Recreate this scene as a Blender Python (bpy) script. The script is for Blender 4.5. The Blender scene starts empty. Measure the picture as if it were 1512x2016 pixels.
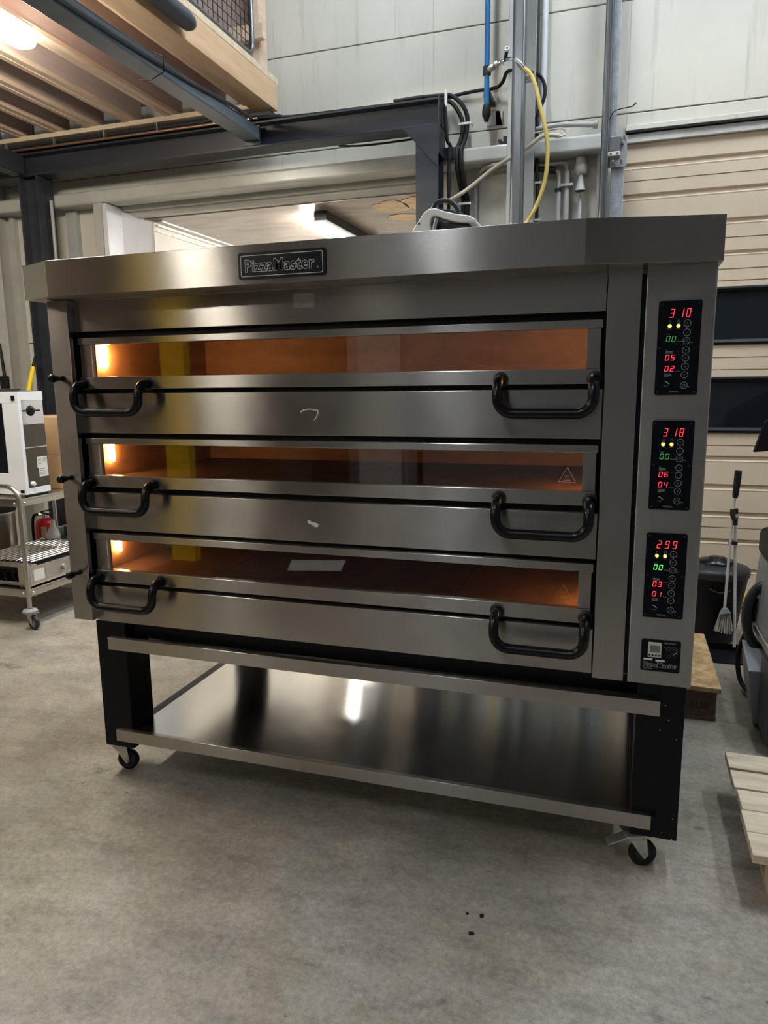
import bpy, math, random
from mathutils import Vector, Matrix
random.seed(7)
PI = math.pi
S = bpy.context.scene
COL = S.collection

# ---------------------------------------------------------------- camera
F_PX, CAM = 1422.84, (1.64979, -1.91635, 1.32867)
YAW, PITCH, ROLL = 0.317882, -0.175183, 0.0115193
cy, sy, cp, sp = math.cos(YAW), math.sin(YAW), math.cos(PITCH), math.sin(PITCH)
fwd = Vector((-sy*cp, cy*cp, sp)); right = Vector((cy, sy, 0)); down = fwd.cross(right)
r2 = right*math.cos(ROLL) + down*math.sin(ROLL); d2 = -right*math.sin(ROLL) + down*math.cos(ROLL)
cam = bpy.data.cameras.new('camera'); cam.sensor_fit = 'HORIZONTAL'; cam.sensor_width = 36
cam.lens = 36*F_PX/1512; cam.clip_start = 0.05; cam.clip_end = 100
co = bpy.data.objects.new('camera', cam); COL.objects.link(co)
m = Matrix((r2, -d2, -fwd)).transposed().to_4x4(); m.translation = Vector(CAM); co.matrix_world = m
S.camera = co

# ---------------------------------------------------------------- world, exposure, light levels
S.view_settings.view_transform = 'Standard'; S.view_settings.look = 'None'
S.view_settings.exposure = 0.22; S.view_settings.gamma = 1.0; S.view_settings.use_curve_mapping = False
W = bpy.data.worlds.new('world'); S.world = W; W.use_nodes = True
W.node_tree.nodes['Background'].inputs[0].default_value = (0.55, 0.65, 0.85, 1)
W.node_tree.nodes['Background'].inputs[1].default_value = 0.05
LOW_LAMP = 115.0      # tube lamps under the mezzanine
HIGH_LAMP = 74.0     # tube lamps under the hall roof
INNER_LAMP = 70.0    # tube lamps in the room behind the opening
OVEN_BULB = 270.0     # emission of the small oven lamps

# ---------------------------------------------------------------- materials
def mat(name, col, rough=0.5, metal=0.0, spec=0.5, emit=None, es=0.0, coat=0.0, alpha=1.0):
    m = bpy.data.materials.new(name); m.use_nodes = True
    b = m.node_tree.nodes['Principled BSDF']
    b.inputs['Base Color'].default_value = (*col, 1); b.inputs['Roughness'].default_value = rough
    b.inputs['Metallic'].default_value = metal; b.inputs['Specular IOR Level'].default_value = spec
    b.inputs['Coat Weight'].default_value = coat
    if emit: b.inputs['Emission Color'].default_value = (*emit, 1); b.inputs['Emission Strength'].default_value = es
    return m
def N(m, t, **kw):
    n = m.node_tree.nodes.new(t)
    for k, v in kw.items(): setattr(n, k, v)
    return n
def L(m, a, b): m.node_tree.links.new(a, b)
def noise(m, scale, vscale=(1, 1, 1), detail=6, rough=0.6, rot=(0, 0, 0)):
    tc = N(m, 'ShaderNodeTexCoord'); mp = N(m, 'ShaderNodeMapping'); mp.inputs['Scale'].default_value = vscale
    mp.inputs['Rotation'].default_value = rot
    n = N(m, 'ShaderNodeTexNoise'); n.inputs['Scale'].default_value = scale
    n.inputs['Detail'].default_value = detail; n.inputs['Roughness'].default_value = rough
    L(m, tc.outputs['Object'], mp.inputs['Vector']); L(m, mp.outputs[0], n.inputs['Vector']); return n.outputs['Fac']
def ramp(m, fac, stops):
    r = N(m, 'ShaderNodeValToRGB'); e = r.color_ramp.elements
    while len(e) < len(stops): e.new(0.5)
    for i, (p, c) in enumerate(stops):
        e[i].position = p; e[i].color = (*c, 1) if len(c) == 3 else c
    L(m, fac, r.inputs[0]); return r.outputs[0]
def mul(m, a, b, f=1.0, mode='MULTIPLY'):
    x = N(m, 'ShaderNodeMix', data_type='RGBA', blend_type=mode); x.inputs[0].default_value = f
    L(m, a, x.inputs[6]); L(m, b, x.inputs[7]); return x.outputs[2]
def setcol(m, o): L(m, o, m.node_tree.nodes['Principled BSDF'].inputs['Base Color'])
def setrough(m, o): L(m, o, m.node_tree.nodes['Principled BSDF'].inputs['Roughness'])
def bump(m, fac, strength=0.2, dist=0.001):
    b = N(m, 'ShaderNodeBump'); b.inputs['Strength'].default_value = strength; b.inputs['Distance'].default_value = dist
    L(m, fac, b.inputs['Height']); L(m, b.outputs[0], m.node_tree.nodes['Principled BSDF'].inputs['Normal'])
def g(v): return (v, v, v)
def mottled(name, c0, c1, scale, vs=(1, 1, 1), rough=0.6, metal=0.0, b=0.0, lo=0.35, hi=0.65, rot=(0, 0, 0)):
    m = mat(name, c0, rough, metal); f = noise(m, scale, vs, rot=rot); setcol(m, ramp(m, f, [(lo, c0), (hi, c1)]))
    if b: bump(m, f, b, 0.002)
    return m
def steel(name, base, rough, aniso=0.75):
    m = mat(name, base, rough, 1.0); p = m.node_tree.nodes['Principled BSDF']
    p.inputs['Anisotropic'].default_value = aniso
    p.inputs['Anisotropic Rotation'].default_value = 0.25
    t = N(m, 'ShaderNodeTangent', direction_type='UV_MAP'); L(m, t.outputs[0], p.inputs['Tangent'])
    fine = noise(m, 3, (1, 1, 420), 2, 0.5); cloud = noise(m, 2.3, (1, 1, 1), 6, 0.65)
    c = mul(m, ramp(m, fine, [(0.3, tuple(v*0.95 for v in base)), (0.7, tuple(min(1, v*1.04) for v in base))]),
            ramp(m, cloud, [(0.35, g(0.86)), (0.6, g(1.0))]))
    setcol(m, c)
    setrough(m, ramp(m, cloud, [(0.3, g(rough*0.85)), (0.7, g(rough*1.25))]))
    return m
M = {}
M['steel'] = steel('brushed_stainless', (0.45, 0.42, 0.39), 0.22, 1.0)
M['steel_dull'] = steel('dull_stainless', (0.45, 0.43, 0.405), 0.40, 0.8)
M['shelf_steel'] = steel('shelf_stainless', (0.54, 0.53, 0.505), 0.17, 0.9)
M['cart_steel'] = mottled('cart_stainless', (0.55, 0.52, 0.47), (0.68, 0.65, 0.6), 9, rough=0.28, metal=1)
M['chrome'] = mat('chrome', (0.75, 0.74, 0.72), 0.12, 1.0)
M['mirror'] = mat('mirror_steel', (0.6, 0.6, 0.6), 0.05, 1.0)
M['zinc'] = mottled('zinc_plated', (0.42, 0.41, 0.37), (0.58, 0.56, 0.5), 40, rough=0.4, metal=0.8)
M['galv'] = mottled('galvanised', (0.28, 0.30, 0.32), (0.40, 0.42, 0.45), 30, rough=0.45, metal=0.5)
M['galv_dark'] = mottled('dark_galvanised', (0.13, 0.135, 0.14), (0.24, 0.245, 0.25), 12, (1, 1, 0.1), rough=0.33, metal=0.75)
M['black'] = mat('black_paint', (0.004, 0.004, 0.006), 0.45, spec=0.25)
M['black_metal'] = mm0 = mottled('black_powder_coat', (0.002, 0.002, 0.004), (0.004, 0.004, 0.007), 50, rough=0.4)
mm0.node_tree.nodes['Principled BSDF'].inputs['Specular IOR Level'].default_value = 0.2
M['rubber'] = mat('black_rubber', (0.008, 0.008, 0.009), 0.6, spec=0.3)
M['handle'] = mat('black_bakelite', (0.004, 0.004, 0.005), 0.26, spec=0.35)
M['panel'] = mat('panel_black', (0.003, 0.0035, 0.007), 0.3, spec=0.2)
M['grey_plastic'] = mat('grey_plastic', (0.28, 0.29, 0.30), 0.5)
M['dark_plastic'] = mat('dark_grey_plastic', (0.022, 0.023, 0.026), 0.4, spec=0.35)
M['white_plastic'] = mat('white_plastic', (0.74, 0.74, 0.70), 0.35)
M['white_enamel'] = mat('white_enamel', (0.82, 0.85, 0.9), 0.3)
M['print'] = mat('white_print', (0.42, 0.43, 0.46), 0.5)
M['print_bright'] = mat('bright_print', (0.75, 0.75, 0.75), 0.5)
M['sticker'] = mat('grey_sticker', (0.42, 0.40, 0.38), 0.6)
M['tape'] = mat('sticker_residue', (0.72, 0.72, 0.70), 0.6)
M['red_led'] = mat('red_led', (0.05, 0, 0), 0.5, emit=(1.0, 0.03, 0.05), es=2.6)
M['green_led'] = mat('green_led', (0, 0.03, 0), 0.5, emit=(0.12, 0.7, 0.15), es=0.6)
M['green_led_bright'] = mat('green_led_bright', (0, 0.05, 0), 0.5, emit=(0.12, 1.0, 0.16), es=1.4)
M['yellow_led'] = mat('yellow_led', (0.1, 0.1, 0), 0.5, emit=(1.0, 0.85, 0.18), es=1.0)
M['lcd'] = mat('lcd', (0.16, 0.19, 0.15), 0.3)
M['cream_paint'] = mat('timer_body', (0.6, 0.58, 0.52), 0.5)
M['brick'] = mottled('baking_stone', (0.05, 0.026, 0.016), (0.115, 0.06, 0.037), 9, rough=0.75, b=0.15)
M['chamber'] = mottled('baked_chamber_steel', (0.26, 0.145, 0.07), (0.38, 0.22, 0.115), 7, (1, 1, 3), rough=0.5, b=0.05)
for i_, k_ in enumerate((1.35, 0.6, 0.5)): M['bulb%d' % i_] = mat('oven_bulb_%d' % i_, (1, 0.8, 0.5), 0.4, emit=(1.0, 0.50, 0.16), es=OVEN_BULB*k_)
M['lamp_tube'] = mat('lamp_diffuser', (1, 1, 1), 0.4, emit=(1.0, 0.94, 0.82), es=LOW_LAMP)
M['lamp_hall'] = mat('hall_lamp_diffuser', (1, 1, 1), 0.4, emit=(0.86, 0.93, 1.0), es=HIGH_LAMP)
M['lamp_inner'] = mat('inner_lamp_diffuser', (1, 1, 1), 0.4, emit=(1.0, 0.97, 0.92), es=INNER_LAMP)
M['wood'] = mottled('pine', (0.58, 0.43, 0.31), (0.72, 0.56, 0.43), 5, (6, 0.6, 6), rough=0.65, b=0.05)
M['glulam'] = mottled('glulam_pine', (0.54, 0.35, 0.20), (0.66, 0.46, 0.29), 4, (5, 0.7, 5), rough=0.6, b=0.05)
M['pale_wood'] = mottled('pale_batten', (0.60, 0.48, 0.33), (0.74, 0.62, 0.45), 5, (0.8, 5, 6), rough=0.65)
M['board'] = mottled('brown_deck_board', (0.44, 0.35, 0.31), (0.50, 0.40, 0.36), 3, rough=0.8)
M['joist_web'] = mottled('joist_side', (0.44, 0.345, 0.31), (0.52, 0.41, 0.36), 4, (4, 0.5, 4), rough=0.75)
M['dark_steel'] = mottled('dark_beam_paint', (0.020, 0.023, 0.031), (0.034, 0.038, 0.048), 6, (0.3, 1, 2), rough=0.4)
M['blue_steel'] = mottled('blue_grey_beam_paint', (0.08, 0.10, 0.125), (0.105, 0.128, 0.155), 6, rough=0.4)
M['duct'] = mat('dark_tube', (0.035, 0.045, 0.06), 0.45)
M['wall'] = mottled('cream_wall_panel', (0.46, 0.45, 0.40), (0.52, 0.51, 0.455), 1.6, rough=0.55)
w = M['wall']; st = noise(w, 1.1, (9, 9, 0.5), 8, 0.75)
setcol(w, mul(w, ramp(w, noise(w, 1.4), [(0.35, (0.58, 0.56, 0.485)), (0.65, (0.65, 0.63, 0.55))]), ramp(w, st, [(0.56, g(1)), (0.72, g(0.70))])))
M['steel_paint'] = mottled('light_grey_steel_paint', (0.36, 0.37, 0.36), (0.44, 0.45, 0.43), 4, rough=0.3)
M['cream_steel'] = mottled('cream_steel_paint', (0.42, 0.42, 0.38), (0.50, 0.50, 0.45), 3, rough=0.25)
M['rolldoor'] = mottled('beige_door_panel', (0.58, 0.475, 0.35), (0.65, 0.535, 0.40), 1.5, rough=0.5)
M['alu'] = mottled('aluminium', (0.62, 0.61, 0.58), (0.80, 0.78, 0.74), 12, rough=0.4, metal=0.35)
M['white_sheet'] = mottled('white_jamb_sheet', (0.62, 0.63, 0.66), (0.72, 0.73, 0.76), 3, rough=0.35)
M['inner_wall'] = mottled('inner_wall_board', (0.62, 0.57, 0.49), (0.70, 0.66, 0.58), 2, rough=0.5)
M['inner_ceiling'] = mottled('stained_plywood', (0.13, 0.095, 0.072), (0.30, 0.24, 0.195), 3.2, (1, 2.5, 1), rough=0.28, b=0.25, lo=0.35, hi=0.65)
M['gold_patch'] = mottled('yellow_water_stain', (0.50, 0.26, 0.05), (0.75, 0.48, 0.14), 9, rough=0.3, b=0.2)
M['hall_wall'] = mottled('hall_wall', (0.16, 0.165, 0.17), (0.22, 0.225, 0.23), 1, rough=0.7)
M['brown_wall'] = mottled('brown_board_wall', (0.055, 0.04, 0.032), (0.09, 0.068, 0.053), 1, rough=0.7)
M['hall_ceiling'] = mat('hall_ceiling', (0.22, 0.235, 0.26), 0.8)
M['window'] = mat('dark_window', (0.008, 0.010, 0.014), 0.12, coat=0.3)
M['blue_pipe'] = mat('blue_pipe', (0.02, 0.16, 0.42), 0.35)
M['yellow_hose'] = mottled('yellow_hose', (0.50, 0.38, 0.08), (0.60, 0.47, 0.14), 20, rough=0.45)
M['cream_hose'] = mat('cream_hose', (0.50, 0.46, 0.36), 0.5)
M['grey_pipe'] = mat('grey_pipe', (0.36, 0.36, 0.34), 0.45)
M['copper'] = mat('copper_pipe', (0.50, 0.30, 0.20), 0.35, 0.9)
M['cardboard'] = mottled('cardboard', (0.46, 0.29, 0.15), (0.52, 0.34, 0.18), 6, rough=0.8)
M['red'] = mat('extinguisher_red', (0.50, 0.012, 0.02), 0.3)
M['blue_label'] = mat('blue_label', (0.02, 0.06, 0.35), 0.5)
M['yellow'] = mat('yellow_paint', (0.80, 0.56, 0.01), 0.4)
M['osb'] = mottled('osb', (0.30, 0.18, 0.07), (0.58, 0.40, 0.20), 22, (1, 1, 1), rough=0.7, b=0.2)
M['old_wood'] = mottled('old_pallet_wood', (0.10, 0.07, 0.05), (0.17, 0.12, 0.08), 6, (0.5, 5, 5), rough=0.8)
M['pallet_wood'] = mottled('pallet_wood', (0.52, 0.42, 0.30), (0.76, 0.65, 0.49), 5, (0.8, 5, 5), rough=0.75, b=0.1)
M['bristle'] = mottled('grey_bristles', (0.30, 0.27, 0.23), (0.5, 0.46, 0.4), 60, rough=0.9)
# concrete floor
fl = mat('concrete_floor', (0.36, 0.34, 0.31), 0.6); M['floor'] = fl
base = ramp(fl, noise(fl, 0.8, detail=12, rough=0.72), [(0.32, (0.15, 0.138, 0.118)), (0.46, (0.25, 0.232, 0.20)), (0.56, (0.31, 0.29, 0.255)), (0.7, (0.43, 0.403, 0.36))])
fine = ramp(fl, noise(fl, 60, detail=14, rough=0.95), [(0.38, g(0.52)), (0.62, g(1.38))])
mid = ramp(fl, noise(fl, 5.5, (1, 2.0, 1), 12, 0.8, (0, 0, 0.6)), [(0.36, g(0.66)), (0.5, g(0.95)), (0.66, g(1.12))])
spots = ramp(fl, noise(fl, 4, (1, 1.5, 1), 7, 0.6), [(0.31, g(0.48)), (0.37, g(1.0))])
pits = ramp(fl, noise(fl, 17, (1, 1.6, 1), 6, 0.6), [(0.27, g(0.28)), (0.30, g(1.0))])
brown = ramp(fl, noise(fl, 2.3, (1, 1, 1), 8, 0.7, (0.4, 0.2, 0)), [(0.42, (1.0, 0.95, 0.86)), (0.62, (1.0, 1.0, 1.0))])
c = mul(fl, mul(fl, mul(fl, mul(fl, base, fine), mid), mul(fl, spots, pits)), brown); setcol(fl, c)
setrough(fl, ramp(fl, noise(fl, 2.1, detail=6), [(0.3, g(0.42)), (0.7, g(0.62))])); bump(fl, noise(fl, 60, detail=8), 0.35, 0.002)
# oven glass
gm = bpy.data.materials.new('oven_glass'); gm.use_nodes = True; nt = gm.node_tree; nt.nodes.clear()
o_ = nt.nodes.new('ShaderNodeOutputMaterial'); tr = nt.nodes.new('ShaderNodeBsdfTransparent'); tr.inputs[0].default_value = (0.80, 0.77, 0.74, 1)
gl = nt.nodes.new('ShaderNodeBsdfGlossy'); gl.inputs['Roughness'].default_value = 0.02; gl.inputs[0].default_value = (1, 1, 1, 1)
fr = nt.nodes.new('ShaderNodeFresnel'); fr.inputs[0].default_value = 2.1; mx = nt.nodes.new('ShaderNodeMixShader')
ge = nt.nodes.new('ShaderNodeNewGeometry'); s1 = nt.nodes.new('ShaderNodeMath'); s1.operation = 'SUBTRACT'; s1.inputs[0].default_value = 1.0
s2 = nt.nodes.new('ShaderNodeMath'); s2.operation = 'MULTIPLY'
nt.links.new(ge.outputs['Backfacing'], s1.inputs[1]); nt.links.new(fr.outputs[0], s2.inputs[0]); nt.links.new(s1.outputs[0], s2.inputs[1])
nt.links.new(s2.outputs[0], mx.inputs[0]); nt.links.new(tr.outputs[0], mx.inputs[1]); nt.links.new(gl.outputs[0], mx.inputs[2]); nt.links.new(mx.outputs[0], o_.inputs[0])
M['glass'] = gm

# ---------------------------------------------------------------- mesh helpers
class MB:
    def __init__(s): s.v = []; s.f = []; s.sm = []
    def add(s, vs, fs, smooth=False):
        o = len(s.v); s.v += [tuple(v) for v in vs]; s.f += [tuple(i+o for i in f) for f in fs]; s.sm += [smooth]*len(fs); return s
    def box(s, x0, x1, y0, y1, z0, z1):
        x0, x1 = sorted((x0, x1)); y0, y1 = sorted((y0, y1)); z0, z1 = sorted((z0, z1))
        return s.add([(x, y, z) for z in (z0, z1) for y in (y0, y1) for x in (x0, x1)],
                     [(0, 2, 3, 1), (4, 5, 7, 6), (0, 1, 5, 4), (2, 6, 7, 3), (0, 4, 6, 2), (1, 3, 7, 5)])
    def obox(s, c, ax, ay, az):          # oriented box, half vectors
        c = Vector(c); ax, ay, az = Vector(ax), Vector(ay), Vector(az)
        vs = [c + i*ax + j*ay + k*az for k in (-1, 1) for j in (-1, 1) for i in (-1, 1)]
        return s.add(vs, [(0, 2, 3, 1), (4, 5, 7, 6), (0, 1, 5, 4), (2, 6, 7, 3), (0, 4, 6, 2), (1, 3, 7, 5)])
    def prism(s, poly, a, b, axis='z'):  # polygon in the other two axes, extruded a..b
        n = len(poly)
        def P(p, t):
            return {'z': (p[0], p[1], t), 'y': (p[0], t, p[1]), 'x': (t, p[0], p[1])}[axis]
        vs = [P(p, a) for p in poly] + [P(p, b) for p in poly]
        return s.add(vs, [tuple(range(n))[::-1], tuple(range(n, 2*n))] + [(i, (i+1) % n, n+(i+1) % n, n+i) for i in range(n)])
    def tube(s, pts, r, n=12, caps=True):
        pts = [Vector(p) for p in pts]; rs = r if isinstance(r, (list, tuple)) else [r]*len(pts)
        k = len(pts); vs = []; t0 = (pts[1]-pts[0]).normalized()
        nrm = t0.orthogonal().normalized()
        for i, p in enumerate(pts):
            if i == 0: t = t0
            elif i == k-1: t = (pts[-1]-pts[-2]).normalized()
            else: t = ((pts[i+1]-p).normalized() + (p-pts[i-1]).normalized()).normalized()
            nrm = (nrm - t*nrm.dot(t)).normalized(); bn = t.cross(nrm)
            for j in range(n):
                a = 2*PI*j/n; vs.append(p + (nrm*math.cos(a) + bn*math.sin(a))*rs[i])
        fs = [(i*n+j, i*n+(j+1) % n, (i+1)*n+(j+1) % n, (i+1)*n+j) for i in range(k-1) for j in range(n)]
        s.add(vs, fs, True)
        if caps: s.add(vs[:n], [tuple(range(n))[::-1]]); s.add(vs[-n:], [tuple(range(n))])
        return s
    def lathe(s, prof, c=(0, 0, 0), axis='z', n=28):   # prof: (r, h)
        vs = []
        for r, h in prof:
            for j in range(n):
                a = 2*PI*j/n; u, v = r*math.cos(a), r*math.sin(a)
                p = {'z': (u, v, h), 'x': (h, u, v), 'y': (u, h, v)}[axis]; vs.append((p[0]+c[0], p[1]+c[1], p[2]+c[2]))
        k = len(prof)
        s.add(vs, [(i*n+j, i*n+(j+1) % n, (i+1)*n+(j+1) % n, (i+1)*n+j) for i in range(k-1) for j in range(n)], True)
        for i in (0, k-1):
            if prof[i][0] > 1e-5: s.add(vs[i*n:(i+1)*n], [tuple(range(n))])
        return s
    def build(s, name, m, parent=None, bevel=0.0, seg=2):
        origin = Vector((0, 0, 0))
        if parent is None:
            xs, ys, zs = zip(*s.v); origin = Vector(((min(xs)+max(xs))/2, (min(ys)+max(ys))/2, min(zs)))
        else: origin = ORG[parent.name]
        me = bpy.data.meshes.new(name); me.from_pydata([Vector(v)-origin for v in s.v], [], s.f)
        me.polygons.foreach_set('use_smooth', s.sm)
        mm = M[m] if isinstance(m, str) else m
        me.materials.append(mm)
        uv = me.uv_layers.new(name='UVMap')
        for p in me.polygons:                # u runs along the brushing direction
            n_ = p.normal; ax = max(range(3), key=lambda i: abs(n_[i]))
            for li in p.loop_indices:
                q = me.vertices[me.loops[li].vertex_index].co
                uv.data[li].uv = (q.y, q.z) if ax == 0 else (q.x, q.z) if ax == 1 else (q.x, q.y)
        import bmesh
        bm = bmesh.new(); bm.from_mesh(me); bmesh.ops.recalc_face_normals(bm, faces=bm.faces[:]); bm.to_mesh(me); bm.free()
        o = bpy.data.objects.new(name, me); COL.objects.link(o)
        if parent is None: o.location = origin
        else: o.parent = parent
        ORG[o.name] = origin
        if bevel:
            b = o.modifiers.new('bevel', 'BEVEL'); b.width = bevel; b.segments = seg; b.limit_method = 'ANGLE'; b.angle_limit = 0.7
        return o
ORG = {}
def tag(o, label, cat, group=None, kind=None):
    o['label'] = label; o['category'] = cat
    if group: o['group'] = group
    if kind: o['kind'] = kind
    return o
def struct(o): o['kind'] = 'structure'; return o
def thing(name, loc, label, cat, group=None):
    o = bpy.data.objects.new(name, None); COL.objects.link(o); o.location = loc; ORG[o.name] = Vector(loc)
    o.empty_display_size = 0.1
    return tag(o, label, cat, group)
def copy_tree(o, off, parent=None, label=None):
    c = o.copy(); COL.objects.link(c); ORG[c.name] = ORG[o.name]
    if parent: c.parent = parent
    else:
        c.location = o.location + Vector(off)
        if label: c['label'] = label
    for ch in list(o.children): copy_tree(ch, off, c)
    return c
def arc(c, r, a0, a1, n, plane='xz'):
    out = []
    for i in range(n+1):
        a = a0 + (a1-a0)*i/n; u, v = r*math.cos(a), r*math.sin(a)
        out.append({'xz': (c[0]+u, c[1], c[2]+v), 'xy': (c[0]+u, c[1]+v, c[2]), 'yz': (c[0], c[1]+u, c[2]+v)}[plane])
    return out
def smoothpts(pts, n=6):
    P = [Vector(p) for p in pts]; P = [2*P[0]-P[1]] + P + [2*P[-1]-P[-2]]; out = []
    for i in range(1, len(P)-2):
        for k in range(n):
            t = k/n; a, b, c_, d = P[i-1], P[i], P[i+1], P[i+2]
            out.append(0.5*((2*b)+(-a+c_)*t+(2*a-5*b+4*c_-d)*t*t+(-a+3*b-3*c_+d)*t**3))
    return out + [P[-2]]
def rrect(x0, x1, z0, z1, r, n=5):
    pts = []
    for cx, cz, a in ((x1-r, z1-r, 0), (x0+r, z1-r, PI/2), (x0+r, z0+r, PI), (x1-r, z0+r, 1.5*PI)):
        for i in range(n+1): pts.append((cx+r*math.cos(a+PI/2*i/n), cz+r*math.sin(a+PI/2*i/n)))
    return pts
def text(mb, s, x, y, z, size, off=0.0, width=None, align='LEFT', thick=0.0003, sx=1.0, sp_=1.0):
    cu = bpy.data.curves.new('t', 'FONT'); cu.body = s; cu.size = size; cu.space_character = sp_; cu.offset = off; cu.align_x = align; cu.resolution_u = 3
    cu.extrude = thick/2
    o = bpy.data.objects.new('t', cu); COL.objects.link(o); dg = bpy.context.evaluated_depsgraph_get()
    me = bpy.data.meshes.new_from_object(o.evaluated_get(dg)); vs = [v.co.copy() for v in me.vertices]; fs = [tuple(p.vertices) for p in me.polygons]
    bpy.data.objects.remove(o); bpy.data.curves.remove(cu); bpy.data.meshes.remove(me)
    if width:
        w_ = max(v.x for v in vs)-min(v.x for v in vs)-2*off; sx = width/w_
        x0 = min(v.x for v in vs)+off
        vs = [Vector(((v.x-x0)*sx, v.y, v.z)) for v in vs]
    mb.add([(x+v.x, y-v.z, z+v.y) for v in vs], fs)
def ring(mb, x, y, z, r, w_, t=0.0006, a0=0, a1=2*PI, n=24):
    vs = []; full = abs(a1-a0-2*PI) < 1e-6
    k = n if full else n+1
    for i in range(k):
        a = a0+(a1-a0)*i/n
        for rr in (r-w_/2, r+w_/2):
            for yy in (y, y-t): vs.append((x+rr*math.cos(a), yy, z+rr*math.sin(a)))
    fs = []
    for i in range(n):
        a, b = 4*i, 4*((i+1) % k)
        fs += [(a+1, a+3, b+3, b+1), (a, b, b+2, a+2), (a, a+1, b+1, b), (a+2, b+2, b+3, a+3)]
    mb.add(vs, fs)

# ================================================================ THE BUILDING
struct(MB().box(-5.2, 5.4, -6.6, 7.2, -0.12, 0).build('floor', 'floor'))
# back wall made of horizontal sandwich panels with fine joints
wb = MB(); zs = [0, 0.543, 1.103, 1.663, 2.226, 2.783, 3.35, 3.91, 4.47, 5.03, 5.6]
for z0, z1 in zip(zs[:-1], zs[1:]):
    a, b = z0+0.003, z1-0.003
    for x0, x1, lo, hi in ((-5.2, -1.80, 0, 9), (-1.80, 0.50, 2.60, 9), (0.50, 1.60, 0, 9), (1.60, 5.0, 2.70, 9), (5.0, 5.4, 0, 9)):
        l_, h_ = max(a, lo), min(b, hi)
        if h_ > l_: wb.box(x0, x1, 2.6, 2.69, l_, h_)
wb2 = MB()
for x0, x1, lo in ((-5.2, -1.80, 0), (-1.80, 0.50, 2.60), (0.50, 1.60, 0), (1.60, 5.0, 2.70), (5.0, 5.4, 0)): wb2.box(x0, x1, 2.612, 2.70, lo, 5.6)
wo = wb.build('wall_back', 'wall', bevel=0.003); struct(wo)
jo = wb2.build('trim_1', mat('panel_joint', (0.10, 0.09, 0.075), 0.8)); struct(jo)
struct(MB().box(-5.3, -5.2, -6.6, -0.6, 0, 5.6).build('wall_left', 'brown_wall'))
struct(MB().box(-5.3, -5.2, -0.6, 7.2, 0, 5.6).build('wall_left_rear', 'wall'))
struct(MB().box(5.4, 5.5, -6.6, 7.2, 0, 5.6).build('wall_right', 'hall_wall'))
struct(MB().box(-5.3, 5.5, -6.7, -6.6, 0, 5.6).build('wall_front', 'hall_wall'))
struct(MB().box(-5.3, 5.5, -6.7, 2.7, 5.6, 5.7).build('ceiling', 'hall_ceiling'))
# room behind the opening
struct(MB().box(-1.70, -1.60, 2.76, 6.8, 0, 2.5).build('wall_inner_left', 'inner_wall'))
struct(MB().box(1.5, 1.6, 2.72, 6.8, 0, 2.5).build('wall_inner_right', 'inner_wall'))
struct(MB().box(-1.70, 1.6, 6.8, 6.9, 0, 2.6).build('wall_inner_back', 'inner_wall'))
struct(MB().box(-1.70, 1.6, 2.72, 6.8, 2.5, 2.56).build('ceiling_inner', 'inner_ceiling'))
tr = MB().box(-1.60, -1.575, 2.78, 6.8, 2.462, 2.476).box(-1.60, -1.585, 2.78, 6.8, 2.425, 2.433).box(-1.60, -1.54, 2.78, 6.8, 2.488, 2.4995)
struct(tr.build('trim_inner', 'alu'))
# jambs and lintel of the opening
jb = MB().box(-1.80, -1.76, 2.46, 2.62, 0, 2.565)
jb.add([(-1.76, 2.62, 0), (-1.60, 2.77, 0), (-1.62, 2.79, 0), (-1.80, 2.62, 0), (-1.76, 2.62, 2.545), (-1.60, 2.77, 2.5), (-1.62, 2.79, 2.5), (-1.80, 2.62, 2.545)],
       [(0, 1, 5, 4), (1, 2, 6, 5), (2, 3, 7, 6), (3, 0, 4, 7), (4, 5, 6, 7), (0, 3, 2, 1)])
for z in (0.4, 1.1, 1.9, 2.44): jb.lathe([(0.006, 0), (0.004, 0.004)], (-1.76, 2.60, z), 'x', 8)
struct(jb.build('trim_2', 'white_sheet', bevel=0.002))
ln = MB().box(-1.80, 0.50, 2.62, 2.76, 2.545, 2.60)
ln.prism([(2.655, 2.56), (2.66, 2.53), (2.68, 2.512), (2.71, 2.507), (2.74, 2.515), (2.755, 2.54), (2.755, 2.56)], -1.78, 0.50, 'x')
struct(ln.build('trim_3', 'cream_steel', bevel=0.004))
struct(MB().box(-1.872, -1.79, 2.46, 2.6, 0, 2.572).build('trim_4', 'cream_steel', bevel=0.006))
# painted wall girt, left and right of the hall column
gp = rrect(2.455, 2.6, 2.57, 2.657, 0.018)
struct(MB().prism(gp, -3.6, -2.42, 'x').build('trim_5', 'cream_steel'))
struct(MB().prism(gp, -2.20, 0.965, 'x').build('trim_6', 'cream_steel'))
struct(MB().prism(gp, 1.12, 1.475, 'x').build('trim_7', 'steel_paint'))
bolt = MB().tube([(0.91, 2.6, 2.70), (0.91, 2.55, 2.70)], 0.012, 8).box(0.93, 0.965, 2.54, 2.6, 2.675, 2.72); struct(bolt.build('trim_8', 'dark_plastic'))
pc = MB().box(-2.94, -2.85, 2.50, 2.515, 0, 5.6).box(-2.94, -2.85, 2.585, 2.6, 0, 5.6).box(-2.90, -2.89, 2.515, 2.585, 0, 5.6)
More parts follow.
